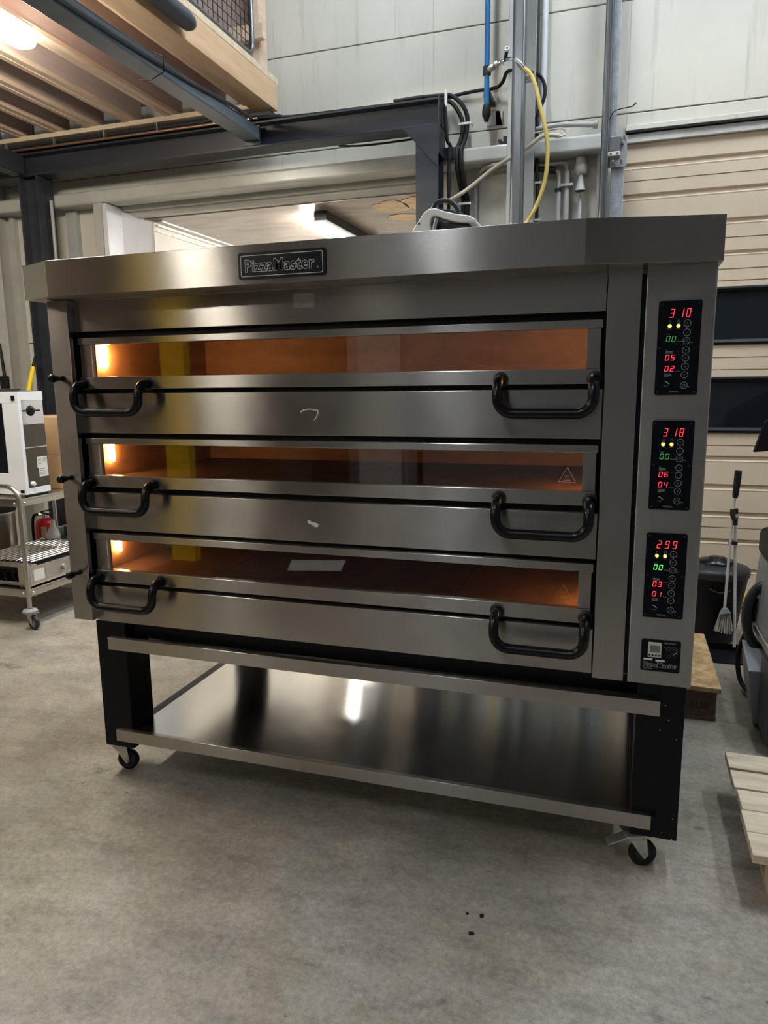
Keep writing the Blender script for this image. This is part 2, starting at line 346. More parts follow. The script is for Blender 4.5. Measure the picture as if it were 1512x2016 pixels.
# hall columns (painted H sections)
def hcol(mb, x0, x1, y0, y1, z0, z1, t=0.012):
    mb.box(x0, x1, y0, y0+t, z0, z1).box(x0, x1, y1-t, y1, z0, z1).box((x0+x1)/2-0.005, (x0+x1)/2+0.005, y0+t, y1-t, z0, z1)
c1 = MB(); hcol(c1, 0.967, 1.117, 2.45, 2.6, 0, 5.6); struct(c1.build('trim_9', 'steel_paint', bevel=0.002))
c2 = MB(); hcol(c2, -2.80, -2.72, 2.46, 2.6, 0, 5.6); struct(c2.build('trim_10', 'cream_steel', bevel=0.002))
struct(MB().box(-2.70, -2.66, 2.56, 2.6, 0, 2.57).build('trim_11', 'cream_steel'))
struct(MB().box(-2.19, -2.10, 2.56, 2.6, 0, 2.57).build('trim_12', 'steel_paint'))
struct(MB().tube([(1.147, 2.55, 2.74), (1.147, 2.55, 5.6)], 0.02, 12).build('trim_13', 'white_sheet'))
struct(MB().box(1.455, 1.47, 2.54, 2.6, 0, 2.57).build('trim_14', 'steel_paint'))
struct(MB().prism([(0.65, 2.595), (0.70, 2.595), (0.70, 2.6), (0.65, 2.6)], 0, 2.57, 'z').build('trim_15', 'steel_paint'))

# ---- sectional door on the right
dr = thing('door_1', (3.3, 2.66, 0), 'beige ribbed sectional door filling the right part of the wall', 'door'); del dr['category']; del dr['label']; struct(dr)
wide = [(2.53, 2.495), (2.364, 2.331), (2.20, 2.17), (2.03, 2.005), (0.902, 0.87), (0.738, 0.705), (0.578, 0.545), (0.418, 0.388), (0.245, 0.217), (0.085, 0.051)]
single = [2.434, 2.10, 1.934, 1.872, 1.457, 1.389, 0.963, 0.485]
Yf = 2.62
segs = [(2.626, 1.838), (1.524, 1.348), (1.033, 0.03)]
def profile(zt, zb):
    pts = [(Yf, zt)]
    ev = [(a, b) for a, b in wide if zb < b and a < zt] + [(a, a-0.006) for a in single if zb < a < zt]
    for a, b in sorted(ev, reverse=True):
        w_ = a-b > 0.01; d = 0.014 if w_ else 0.010
        pts += [(Yf, a), (Yf+d, a-0.004 if w_ else a-0.001)]
        if w_: pts += [(Yf+d*0.9, b+0.008)]
        else: pts += [(Yf+d, b+0.001)]
        pts += [(Yf-(0.002 if w_ else 0), b)]
        if w_: pts += [(Yf, b-0.006)]
    pts += [(Yf, zb), (Yf+0.05, zb), (Yf+0.05, zt)]
    return pts
dm = MB()
for a, b in segs: dm.prism(profile(a, b), 1.60, 5.0, 'x')
for a, b in ((1.838, 1.524), (1.348, 1.033)):
    dm.box(1.60, 1.75, Yf, Yf+0.05, b, a).box(4.85, 5.0, Yf, Yf+0.05, b, a)
dm.build('panel', 'rolldoor', dr)
for a, b in ((1.838, 1.524), (1.348, 1.033)):
    fm = MB()
    fm.prism([(Yf-0.012, a), (Yf-0.016, a-0.012), (Yf-0.006, a-0.03), (Yf+0.03, a-0.034), (Yf+0.03, a)], 1.75, 4.85, 'x')
    fm.prism([(Yf-0.012, b), (Yf-0.016, b+0.012), (Yf-0.006, b+0.03), (Yf+0.03, b+0.034), (Yf+0.03, b)], 1.75, 4.85, 'x')
    fm.box(1.75, 1.79, Yf-0.012, Yf+0.03, b, a).box(4.81, 4.85, Yf-0.012, Yf+0.03, b, a)
    fo = fm.build('window_frame', 'black', dr, bevel=0.003)
    MB().box(1.785, 4.815, Yf+0.012, Yf+0.018, b+0.03, a-0.03).build('window_pane', 'window', fo)
MB().box(1.60, 5.0, Yf-0.004, Yf+0.04, 0.0, 0.03).build('bottom_seal', 'rubber', dr)
MB().box(3.0, 4.0, Yf-0.012, Yf, 0.022, 0.085).box(2.20, 2.9, Yf-0.012, Yf, 0.022, 0.085).build('yellow_strip', 'yellow', dr)
struct(MB().box(1.60, 5.0, 2.595, 2.67, 2.628, 2.672).build('trim_16', 'alu', bevel=0.003))
struct(MB().prism([(2.585, 2.673), (2.575, 2.675), (2.575, 2.683), (2.60, 2.688)], 1.60, 5.0, 'x').build('trim_17', 'rubber'))
struct(MB().box(1.60, 5.0, 2.585, 2.6, 2.688, 2.716).build('trim_20', 'wall', bevel=0.003))
# vertical door track
vt = MB(); vt.box(1.515, 1.552, 2.50, 2.53, 2.64, 5.6).box(1.53, 1.598, 2.52, 2.535, 0, 2.49)
struct(vt.build('trim_18', 'galv', bevel=0.002))
tk = MB().prism(rrect(1.474, 1.515, 2.46, 2.52, 0.012), 0, 5.6, 'z').box(1.508, 1.513, 2.45, 2.50, 0, 5.6).box(1.49, 1.494, 2.452, 2.47, 0, 5.6)
struct(tk.build('trim_19', 'galv_dark'))
br = thing('door_bracket', (1.56, 2.5, 2.48), 'galvanised door track bracket with four bolts beside the top of the ribbed door', 'bracket')
MB().box(1.513, 1.610, 2.500, 2.506, 2.484, 2.643).build('plate', 'galv', br, bevel=0.001)
MB().box(1.513, 1.578, 2.47, 2.502, 2.56, 2.634).build('box', 'galv_dark', br, bevel=0.004)
MB().box(1.510, 1.576, 2.462, 2.50, 2.534, 2.556).build('strap', 'alu', br, bevel=0.001)
for x, z in ((1.528, 2.545), (1.562, 2.545), (1.54, 2.505), (1.585, 2.508), (1.595, 2.63), (1.587, 2.60)):
    MB().lathe([(0.006, 2.498), (0.006, 2.452), (0.003, 2.448)], (x, 0, z), 'y', 8).build('bolt', 'zinc', br)
tag(MB().tube(smoothpts([(1.514, 2.49, 2.64), (1.510, 2.49, 2.70), (1.526, 2.48, 2.752), (1.556, 2.48, 2.769), (1.629, 2.47, 2.773)], 5), 0.003, 6).tube([(1.629, 2.47, 2.773), (1.647, 2.47, 2.790)], 0.0035, 6).build('wire', 'black'),
    'thin black wire sticking out beside the galvanised door track', 'wire')

# ================================================================ MEZZANINE
PX, PZ = 0, 0
beam = thing('steel_beam', (-1.5, 2.36, 2.745), 'long dark steel beam running along the wall above the opening', 'beam')
b1 = MB().box(-4.9, 0.612, 2.30, 2.44, 2.745, 2.757).box(-4.9, 0.612, 2.30, 2.44, 2.878, 2.89).box(-4.9, 0.612, 2.355, 2.363, 2.757, 2.878)
b1.build('girder', 'dark_steel', beam, bevel=0.002)
MB().box(0.604, 0.612, 2.295, 2.445, 2.60, 2.895).build('end_plate', 'dark_steel', beam)
MB().prism([(0.40, 2.745), (0.606, 2.745), (0.606, 2.525)], 2.298, 2.306, 'y').build('gusset', 'dark_steel', beam)
MB().box(-4.9, -0.45, 2.37, 2.44, 2.89, 2.966).build('packer', 'dark_steel', beam)
for nm, x0, x1, lab in (('steel_column', 0.474, 0.606, 'dark steel column standing at the right end of the beam behind the oven'),
                        ('steel_column', -2.34, -2.18, 'dark steel column left of the oven carrying the beam')):
    t = thing(nm, ((x0+x1)/2, 2.37, 0), lab, 'column')
    cm = MB()
    if x0 > 0: hcol(cm, x0, x1, 2.302, 2.44, 0.01, 2.744, 0.010)
    else: cm.box(x0, x0+0.012, 2.30, 2.45, 0.01, 2.744).box(x1-0.012, x1, 2.30, 2.45, 0.01, 2.744).box(x0, x1, 2.36, 2.368, 0.01, 2.744)
    cm.build('shaft', 'dark_steel', t, bevel=0.002)
    MB().box(x0-0.03, x1+0.03, 2.27, 2.47, 0, 0.012).build('base_plate', 'dark_steel', t)
    if x0 < 0: MB().tube([(-2.163, 2.40, 0.0), (-2.163, 2.40, 2.6)], 0.012, 8).build('conduit', 'grey_pipe', t)
tag(MB().box(-4.9, -0.478, 2.30, 2.43, 2.966, 2.995).build('timber_batten', 'pale_wood', bevel=0.002), 'pale timber batten lying on the dark beam under the joist ends', 'batten')
jx = [-0.80, -1.113, -1.420, -1.710, -1.988, -2.283, -2.58, -2.88, -3.18, -3.48, -3.78]
jt = thing('floor_joist', (jx[0], -0.5, 2.995), 'pine joist with pale underside carrying the mezzanine floor', 'joist', 'mezzanine floor joists')
x = jx[0]
MB().box(x-0.038, x+0.038, -4.2, 2.40, 2.995, 3.022).box(x-0.036, x-0.002, -4.2, 2.40, 2.990, 2.996).build('bottom_flange', 'wood', jt, bevel=0.002)
MB().box(x-0.030, x+0.030, -4.2, 2.40, 3.022, 3.168).build('web', 'joist_web', jt)
for x in jx[1:]: copy_tree(jt, (x-jx[0], 0, 0))
tag(MB().box(-4.9, -0.56, -4.2, 2.55, 3.168, 3.19).build('mezzanine_floor', 'board'), 'brown board floor of the mezzanine lying on the joists', 'floor boards')
gb = thing('timber_beam', (-0.5, -1, 2.965), 'thick golden glued timber beam forming the edge of the mezzanine', 'beam')
MB().box(-0.56, -0.42, -4.2, 2.40, 2.965, 3.114).box(-0.60, -0.56, -4.2, 2.40, 2.985, 3.168).build('timber', 'glulam', gb, bevel=0.003)
MB().box(-0.60, -0.422, -4.2, 2.42, 3.117, 3.155).build('top_board', 'pale_wood', gb, bevel=0.003)
sb = MB().box(-0.60, -0.50, -4.2, 2.30, 2.785, 2.792).box(-0.60, -0.50, -4.2, 2.30, 2.85, 2.857).box(-0.508, -0.50, -4.2, 2.30, 2.792, 2.85).box(-0.60, -0.592, -4.2, 2.30, 2.792, 2.85)
t = thing('cross_beam', (-0.55, 0, 2.785), 'blue-grey steel beam running under the joists towards the wall beam', 'beam')
sb.build('girder', 'blue_steel', t, bevel=0.003)
MB().box(-0.60, -0.50, 2.30, 2.315, 2.76, 2.87).build('end_plate', 'dark_steel', t)
t = thing('cross_beam', (-2.31, 0, 2.75), 'dark steel cross beam meeting the left steel column at the left edge', 'beam')
MB().box(-2.37, -2.27, -4.2, 2.297, 2.75, 2.757).box(-2.278, -2.27, -4.2, 2.297, 2.757, 2.87).box(-2.37, -2.362, -4.2, 2.297, 2.757, 2.87).box(-2.37, -2.27, -4.2, 2.297, 2.87, 2.877).build('girder', 'dark_steel', t, bevel=0.003)
cab = smoothpts([(-0.492, 2.2, 2.872), (-0.492, 1.9, 2.862), (-0.492, 1.5, 2.835), (-0.490, 1.0, 2.815), (-0.490, 0.4, 2.81), (-0.490, -0.6, 2.82)], 6)
tag(MB().tube(cab, 0.010, 8).build('cable', 'duct'), 'grey-blue cable tied along the side of the blue-grey beam', 'cable')
tag(MB().tube([(-0.61, 1.30, 2.772), (-0.55, 1.30, 2.765), (-0.475, 1.30, 2.79), (-0.475, 1.30, 2.86), (-0.52, 1.29, 2.88)], 0.003, 6).build('cable_tie', 'black'), 'thin black tie looped round the blue-grey beam and its cable', 'cable tie')
for i, (x0, xl) in enumerate(((-2.28+0.03, -1), (-1.98+0.03, 0), (-1.71+0.031, 1))):
    y0 = 1.72+0.07*i
    fb = MB(); fb.box(x0, x0+0.003, y0, y0+0.10, 3.06, 3.10)
    tag(fb.build('joist_stamp', mat('stamp%d' % i, (0.42, 0.36, 0.32), 0.8)), 'small pale rectangular stamp on the side of a dark joist', 'stamp', 'pale stamps on joist sides')
# dark tube lying beside the glued beam, with a rounded end
dt = MB().tube([(-0.37, -1.5, 3.015), (-0.37, 1.33, 3.015), (-0.37, 1.37, 3.015), (-0.37, 1.395, 3.015), (-0.37, 1.405, 3.015)], [0.042, 0.042, 0.038, 0.026, 0.006], 20)
tag(dt.build('dark_tube', 'duct'), 'dark grey round tube with rounded end fixed to the golden timber beam', 'tube')
rl = thing('mesh_railing', (-0.45, 0.5, 3.16), 'grey tube framed wire mesh railing standing on the mezzanine edge', 'railing')
MB().tube([(-0.45, -1.5, 3.185)] + [(-0.45, 2.10+0.06*math.sin(a), 3.245-0.06*math.cos(a)) for a in [PI/12*i for i in range(7)]] + [(-0.45, 2.16, 4.2)], 0.013, 10).tube([(-0.45, 2.13, 3.15), (-0.45, 2.13, 3.20)], 0.012, 8).build('frame', 'galv_dark', rl)
mm_ = MB()
for i in range(74): y = -1.45+i*0.049; mm_.box(-0.4515, -0.4485, y, y+0.003, 3.19, 4.15)
for i in range(20): z = 3.235+i*0.048; mm_.box(-0.4515, -0.4485, -1.5, 2.15, z, z+0.003)
mm_.build('wire_mesh', 'black', rl)
wp = thing('timber_post', (-0.57, 2.5, 3.19), 'pine post rising from the mezzanine floor against the wall', 'post')
MB().box(-0.615, -0.545, 2.44, 2.54, 3.19, 4.4).build('post', 'wood', wp, bevel=0.003)
MB().box(-1.9, -0.50, 2.395, 2.438, 3.385, 3.47).build('rail', 'wood', wp, bevel=0.003)
MB().box(-2.6, -0.62, 2.545, 2.57, 3.30, 3.95).build('board', 'joist_web', wp)
# lamp under the mezzanine
def batten(name, x, y0, y1, z, m, label, group=None, w_=0.055):
    t = thing(name, (x, (y0+y1)/2, z), label, 'lamp', group)
    MB().prism(rrect(x-w_*0.7, x+w_*0.7, z+0.03, z+0.075, 0.01, 3), y0+0.02, y1-0.02, 'y').build('housing', 'grey_plastic', t)
    pr = rrect(x-w_, x+w_, z-0.025, z+0.035, 0.024, 5); n = len(pr)
    mb = MB(); vs = []
    for yy, k in ((y0, 0.35), (y0+0.015, 0.8), (y0+0.045, 1), (y1-0.045, 1), (y1-0.015, 0.8), (y1, 0.35)):
        vs += [(x+(p[0]-x)*k, yy, z+(p[1]-z)*k) for p in pr]
    fs = [(i*n+j, i*n+(j+1) % n, (i+1)*n+(j+1) % n, (i+1)*n+j) for i in range(5) for j in range(n)] + [tuple(range(n)), tuple(range(5*n, 6*n))]
    mb.add(vs, fs, True); mb.build('diffuser', m, t)
    return t
b0 = batten('batten_lamp', -1.055, -0.20, 1.10, 2.905, 'lamp_tube', 'glowing white batten lamp under the joists of the mezzanine')
copy_tree(b0, (-1.55, -5.3, 0), label='second batten lamp under the joists, nearer the viewer, out of frame')
copy_tree(b0, (-1.3, -1.95, 0), label='batten lamp added under the joists at the far left, out of frame, to light the yellow upright')  # unseen lamp added to brighten the yellow upright and the left floor

# ceiling lamps of the hall, out of frame; the third is added to brighten the wall
for i, (x, y) in enumerate(((2.7, 0.9), (4.3, 0.3), (0.7, 1.0), (-0.1, -4.2))):
    t = batten('hall_lamp', x, y-0.75, y+0.75, 5.2, 'lamp_hall', 'cool white batten lamp hanging under the hall roof', 'hall roof lamps', 0.09)
# lamps of the inner room
li = batten('ceiling_lamp', -0.50, 2.97, 4.2, 2.445, 'lamp_inner', 'glowing tube lamp on the stained ceiling behind the opening')
MB().box(-0.425, -0.33, 2.92, 4.25, 2.44, 2.50).build('gear_tray', 'dark_steel', li, bevel=0.004)
copy_tree(li, (-0.5, 2.0, 0), label='second tube lamp deeper in the room behind the opening')
tag(MB().box(-0.09, 0.05, 2.72, 3.2, 0.0, 1.75).build('white_reflector', 'white_enamel', bevel=0.005), 'narrow white locker added inside the opening to mirror as a bright band in the lower shelf of the oven stand', 'reflector')  # unseen white upright, added so the shelf mirrors a bright band
# stained ceiling patches seen in the inner room
random.seed(3)
for i, (cx, cy_, rx, ry) in enumerate(((0.12, 2.98, 0.13, 0.16), (0.34, 2.95, 0.12, 0.20), (0.10, 3.30, 0.12, 0.10), (0.40, 3.36, 0.14, 0.12))):
    pts = [(cx+rx*math.cos(a)*(0.75+0.4*random.random()), cy_+ry*math.sin(a)*(0.75+0.4*random.random())) for a in [2*PI*k/18 for k in range(18)]]
    struct(MB().prism(pts, 2.4975, 2.5, 'z').build('ceiling_patch', 'gold_patch'))

# ================================================================ PIPES, CABLES AND VALVES ON THE WALL
t = thing('blue_air_pipe', (0.853, 2.42, 2.78), 'vertical bright blue compressed air pipe with black end cap', 'pipe')
MB().tube([(0.853, 2.42, 2.83), (0.853, 2.42, 5.6)], 0.0145, 14).build('pipe', 'blue_pipe', t)
MB().lathe([(0.010, 2.770), (0.014, 2.776), (0.016, 2.79), (0.024, 2.80), (0.024, 2.83), (0.019, 2.856), (0.015, 2.858)], (0.853, 2.42, 0), 'z', 18).build('end_cap', 'rubber', t)
MB().tube([(0.853, 2.42, 3.010), (0.853, 2.42, 3.052)], 0.023, 16).build('tee', 'dark_plastic', t)
MB().box(0.833, 0.873, 2.43, 2.59, 2.90, 2.93).build('clip', 'dark_plastic', t, bevel=0.003)
bp_ = MB().box(0.825, 0.917, 2.585, 2.6, 2.80, 2.875).add([(0.88, 2.585, 2.80), (0.917, 2.585, 2.80), (0.873, 2.585, 2.975), (0.88, 2.59, 2.80), (0.917, 2.59, 2.80), (0.873, 2.59, 2.975)], [(0, 1, 2), (3, 5, 4), (0, 2, 5, 3), (1, 4, 5, 2), (0, 3, 4, 1)])
bp_.build('wall_bracket', 'steel_paint', t)
t = thing('air_valve', (0.94, 2.42, 3.04), 'chrome air fitting with a small nozzle branching off the blue pipe', 'valve')
MB().tube([(0.862, 2.415, 3.032), (0.90, 2.40, 3.044), (0.90, 2.40, 3.044)], 0.017, 12).tube([(0.90, 2.40, 3.044), (0.918, 2.40, 3.050)], 0.021, 8).build('hex_nut', 'zinc', t)
vb = MB()
for i in range(4): vb.tube([(0.918+i*0.008, 2.40, 3.050+i*0.002), (0.922+i*0.008, 2.40, 3.051+i*0.002)], 0.016 if i % 2 else 0.012, 12)
vb.tube([(0.918, 2.40, 3.05), (0.965, 2.38, 3.06)], 0.009, 10).tube([(0.965, 2.38, 3.06), (1.03, 2.28, 3.01), (1.07, 2.23, 2.965), (1.09, 2.20, 2.93)], [0.012, 0.011, 0.010, 0.009], 10)
vb.build('body', 'chrome', t)
MB().tube([(0.958, 2.385, 3.055), (0.975, 2.34, 3.09)], 0.010, 10).build('stem', 'dark_plastic', t)
MB().tube([(0.975, 2.34, 3.09), (0.977, 2.33, 3.094)], 0.0145, 16).build('nozzle', 'white_plastic', t)
MB().tube([(0.977, 2.331, 3.093), (0.978, 2.328, 3.095)], 0.005, 10).build('bore', 'black', t)
ye = [(1.088, 2.2, 2.931), (1.121, 2.2, 2.899), (1.151, 2.2, 2.83), (1.176, 2.2, 2.732), (1.202, 2.2, 2.633), (1.216, 2.2, 2.557), (1.218, 2.2, 2.481), (1.211, 2.2, 2.393), (1.188, 2.2, 2.305), (1.156, 2.2, 2.23), (1.117, 2.2, 2.169), (1.05, 2.15, 2.05), (1.0, 2.1, 1.6), (1.0, 2.1, 0.02)]
tag(MB().tube(smoothpts(ye, 6), 0.0105, 10).build('air_hose', 'yellow_hose'), 'yellow air hose hanging in a curve from the chrome fitting', 'hose')
bl = [(-1.2, 2.40, 2.903), (-0.40, 2.41, 2.903), (0.2, 2.43, 2.905), (0.5, 2.50, 2.94), (0.668, 2.57, 2.985), (0.773, 2.57, 2.992), (0.877, 2.56, 2.99), (0.922, 2.53, 3.003), (0.957, 2.45, 3.02), (0.987, 2.43, 3.02)]
tag(MB().tube(smoothpts(bl, 5), 0.010, 8).build('cable', 'rubber'), 'black cable crossing the wall from the dark beam to the column', 'cable')
bl = [(1.088, 2.44, 3.00), (1.128, 2.5, 3.003), (1.158, 2.5, 2.957), (1.163, 2.5, 2.897), (1.142, 2.5, 2.834), (1.122, 2.5, 2.786), (1.127, 2.5, 2.735), (1.128, 2.5, 2.525), (1.132, 2.5, 2.447), (1.135, 2.5, 2.242), (1.135, 2.5, 0.5)]
t = tag(MB().tube(smoothpts(bl, 5), 0.010, 8).build('cable', 'rubber'), 'black cable looping out right of the grey column and running down', 'cable')
for z in (2.44, 2.24):
    MB().box(1.118, 1.160, 2.485, 2.515, z-0.006, z+0.006).build('clamp', 'zinc', t, bevel=0.001)
fp = [(0.30, 2.44, 2.93), (0.42, 2.50, 2.955), (0.552, 2.54, 2.965), (0.622, 2.54, 2.955), (0.677, 2.54, 2.900), (0.707, 2.54, 2.825), (0.700, 2.52, 2.723), (0.693, 2.44, 2.64), (0.700, 2.44, 2.521), (0.715, 2.50, 2.40), (0.716, 2.52, 2.297), (0.716, 2.52, 1.2)]
for dx, lab in ((-0.013, 'left one of two thick black cables curving down the wall'), (0.014, 'right one of two thick black cables curving down the wall')):
    q = [(a[0]+dx*(1 if i > 3 else 0.5), a[1]-0.004*(dx > 0), a[2]+(dx if i <= 5 else 0)) for i, a in enumerate(fp)]
    o = tag(MB().tube(smoothpts(q, 5), 0.0125, 10).build('thick_cable', 'rubber'), lab, 'cable')
for (x, y, z, lab, r) in ((0.60, 2.525, 2.955, 'perforated clamp on the thick cables at their upper bend', 1), (0.712, 2.51, 2.80, 'perforated clamp on the thick cables below their bend', 0), (0.716, 2.49, 2.36, 'perforated clamp on the thick cables just above the oven', 0)):
    q = MB()
    if r: q.box(x-0.008, x+0.008, y-0.02, y-0.016, z-0.045, z+0.045)
    else: q.box(x-0.034, x+0.036, y-0.02, y-0.016, z-0.006, z+0.006).tube([(x+0.04, y-0.03, z-0.004), (x+0.04, y+0.02, z-0.004)], 0.006, 8)
    tag(q.build('cable_clamp', 'alu'), lab, 'clamp')
cr = [(0.622, 2.36, 2.335), (0.75, 2.38, 2.410), (0.893, 2.30, 2.470), (0.98, 2.26, 2.500), (1.06, 2.26, 2.545), (1.13, 2.38, 2.64), (1.158, 2.42, 2.66), (1.212, 2.42, 2.663), (1.257, 2.42, 2.655)]
cr = [(0.622, 2.40, 2.353), (0.75, 2.40, 2.415), (0.893, 2.40, 2.509), (0.995, 2.40, 2.561), (1.078, 2.40, 2.60), (1.158, 2.40, 2.652), (1.212, 2.40, 2.655), (1.257, 2.40, 2.647)]
tag(MB().tube(smoothpts(cr, 5), 0.0115, 10).build('cream_hose', 'cream_hose'), 'cream hose slanting up the wall behind the column', 'hose')
tag(MB().tube(smoothpts([(1.257, 2.42, 2.647), (1.288, 2.43, 2.662), (1.274, 2.43, 2.69), (1.211, 2.43, 2.692), (1.121, 2.43, 2.685)], 5), 0.005, 8).build('thin_cable', 'cream_hose'), 'thin cream cable bent back at the end of the cream hose', 'cable')
tag(MB().tube(smoothpts([(0.76, 2.57, 0.6), (0.769, 2.57, 2.253), (0.774, 2.57, 2.497), (0.796, 2.56, 2.541), (0.845, 2.5, 2.553), (0.96, 2.43, 2.545)], 5), 0.011, 10).build('conduit', 'grey_pipe'), 'thin grey conduit bending right under the painted wall girt', 'conduit')
t = tag(MB().tube([(1.11, 2.54, 2.56), (1.128, 2.54, 2.548), (1.15, 2.54, 2.543), (1.27, 2.54, 2.545), (1.289, 2.54, 2.530), (1.291, 2.54, 2.47), (1.293, 2.54, 0.6)], 0.011, 10).tube([(1.293, 2.54, 2.50), (1.294, 2.54, 0.6)], 0.016, 12).build('conduit', 'grey_pipe'), 'grey conduit with a right-angle bend running down between the column and the door track', 'conduit')
MB().box(1.262, 1.330, 2.515, 2.535, 2.415, 2.430).build('clamp', 'zinc', t)
t = thing('elbow_pipe', (1.25, 2.54, 0.6), 'black pipe elbow turning down into a pale pipe on the wall', 'pipe')
MB().tube([(1.11, 2.54, 2.530), (1.166, 2.54, 2.519), (1.20, 2.54, 2.514)], 0.014, 10).tube([(1.198, 2.54, 2.514), (1.232, 2.54, 2.508)], 0.020, 10).tube([(1.246, 2.54, 2.392), (1.246, 2.54, 2.41)], 0.018, 10).build('elbow', 'dark_plastic', t)
MB().tube(smoothpts([(1.228, 2.54, 2.508), (1.246, 2.54, 2.495), (1.249, 2.54, 2.46), (1.249, 2.54, 2.38)], 4), 0.011, 10).tube([(1.249, 2.54, 2.39), (1.252, 2.54, 0.6)], 0.014, 12).build('pipe', 'grey_pipe', t)
t = thing('alarm_horn', (1.369, 2.54, 2.38), 'beige alarm horn with drooping trumpet on a pipe stub under the girt', 'horn')
MB().lathe([(0.022, 2.47), (0.034, 2.478), (0.036, 2.515), (0.030, 2.53), (0.030, 2.56), (0.012, 2.57)], (1.369, 2.54, 0), 'z', 20).build('body', 'cream_steel', t)
MB().lathe([(0.012, 2.475), (0.014, 2.45), (0.026, 2.40), (0.031, 2.385)], (1.369, 2.53, 0), 'z', 20).build('trumpet', 'grey_pipe', t)
MB().lathe([(0.030, 2.384), (0.02, 2.395)], (1.369, 2.53, 0), 'z', 20).build('mouth', 'dark_plastic', t)
tag(MB().tube([(1.369, 2.55, 0.6), (1.369, 2.55, 2.36), (1.369, 2.55, 2.372)], [0.011, 0.011, 0.005], 10).build('pale_pipe', 'grey_pipe'), 'pale vertical pipe directly under the alarm horn', 'pipe')
tag(MB().tube(smoothpts([(1.12, 2.5, 2.725), (1.247, 2.5, 2.732), (1.444, 2.5, 2.714)], 5), 0.014, 10).tube([(1.43, 2.5, 2.716), (1.452, 2.5, 2.714)], 0.022, 12).build('horizontal_pipe', 'grey_pipe'), 'grey horizontal pipe above the girt right of the column', 'pipe')
t = thing('round_post', (1.048, 2.30, 0), 'dark shiny round steel post in front of the grey column', 'post')
MB().prism(rrect(1.012, 1.084, 2.27, 2.335, 0.018), 0.01, 5.6, 'z').build('post', 'galv_dark', t)
MB().box(0.99, 1.10, 2.24, 2.36, 0, 0.012).build('base_plate', 'galv_dark', t)
MB().box(1.084, 1.13, 2.30, 2.31, 2.90, 2.93).build('lug', 'galv_dark', t)
# copper pipe and cables clipped above the beam
t = tag(MB().tube([(-4.9, 2.285, 2.912), (-0.50, 2.285, 2.902)], 0.008, 8).build('copper_pipe', 'copper'), 'thin copper pipe running along the top of the dark beam', 'pipe')
for i in range(8): MB().box(-3.6+i*0.4, -3.594+i*0.4, 2.278, 2.30, 2.905, 2.955).build('clip', 'zinc', t)
tag(MB().tube(smoothpts([(-4.9, 2.33, 2.93), (-0.9, 2.33, 2.925), (-0.3, 2.345, 2.904), (0.2, 2.36, 2.903), (0.5, 2.38, 2.903)], 4), 0.012, 8).build('cable', 'rubber'), 'black cable lying on top of the dark beam behind the copper pipe', 'cable')
tag(MB().tube(smoothpts([(-0.05, 2.46, 2.75), (0.1, 2.46, 2.735), (0.3, 2.46, 2.735), (0.47, 2.46, 2.74)], 4), 0.006, 8).build('cable', 'rubber'), 'black cable sagging below the dark beam near the gusset', 'cable')
tag(MB().tube(smoothpts([(0.625, 2.38, 2.86), (0.632, 2.40, 2.70), (0.650, 2.42, 2.66), (0.648, 2.42, 2.58), (0.640, 2.42, 2.50), (0.640, 2.42, 0.4)], 5), 0.010, 8).build('cable', 'rubber'), 'black cable running down directly beside the right dark column', 'cable')
tag(MB().box(0.612, 0.70, 2.44, 2.50, 2.60, 2.665).build('steel_stub', 'dark_steel', bevel=0.003), 'short dark steel stub between the right dark column and the girt', 'steel stub')

# ================================================================ THE OVEN
OV = thing('pizza_oven', (0.89, 0.55, 0.556), 'large stainless steel three-deck pizza oven with glowing windows and black handles', 'oven')
Y0 = 0.0
# carcass: side walls, back, top, floor and plates between decks
bd = MB()
bd.box(-0.068, -0.04, 0.0, 1.10, 0.557, 1.60).box(1.80, 1.843, -0.0, 1.10, 0.557, 1.60)
bd.box(-0.068, 1.843, 1.06, 1.10, 0.557, 1.60).box(-0.068, 1.843, 0.0, 1.10, 1.57, 1.60).box(-0.068, 1.843, 0.02, 1.10, 0.557, 0.58)
bd.build('body', 'steel_dull', OV, bevel=0.002)
dk = [(1.4805, 1.460, 1.361, 1.323, 1.3095, 1.185), (1.1690, 1.150, 1.050, 1.012, 0.9935, 0.8712), (0.8586, 0.8368, 0.7356, 0.6952, 0.681, 0.557)]
# black recess behind the doors with the openings of the chambers
rc = MB(); edges = [1.575]
for d in dk: edges += [d[1]+0.004, d[2]-0.006]
edges += [0.58]
for a, b in zip(edges[0::2], edges[1::2]): rc.box(-0.04, 1.80, 0.026, 0.04, b, a)
for d in dk: rc.box(-0.04, 0.045, 0.026, 0.04, d[2]-0.006, d[1]+0.004).box(1.575, 1.80, 0.026, 0.04, d[2]-0.006, d[1]+0.004)
rc.box(1.602, 1.80, -0.02, 0.03, 0.575, 1.58)
rc.build('recess', 'black_metal', OV)
# corner pillar, right post, control column
MB().box(-0.068, 0.006, -0.03, 0.02, 0.565, 1.594).build('corner_pillar', 'steel', OV, bevel=0.0015)
MB().box(1.6035, 1.6805, -0.03, 0.01, 0.557, 1.594).build('cover_strip', 'steel', OV, bevel=0.0015)
MB().box(1.691, 1.845, -0.03, 0.10, 0.5565, 1.596).build('control_column', 'steel_dull', OV, bevel=0.0025)
MB().box(0.0065, 1.601, -0.001, 0.024, 1.500, 1.592).build('header_panel', 'steel', OV, bevel=0.001)
sk = MB().prism(rrect(0.760, 0.823, 1.541, 1.5805, 0.002), -0.0018, -0.0012, 'y').build('sticker', 'sticker', OV)
sk['label'] = 'small grey blank sticker on the header panel'
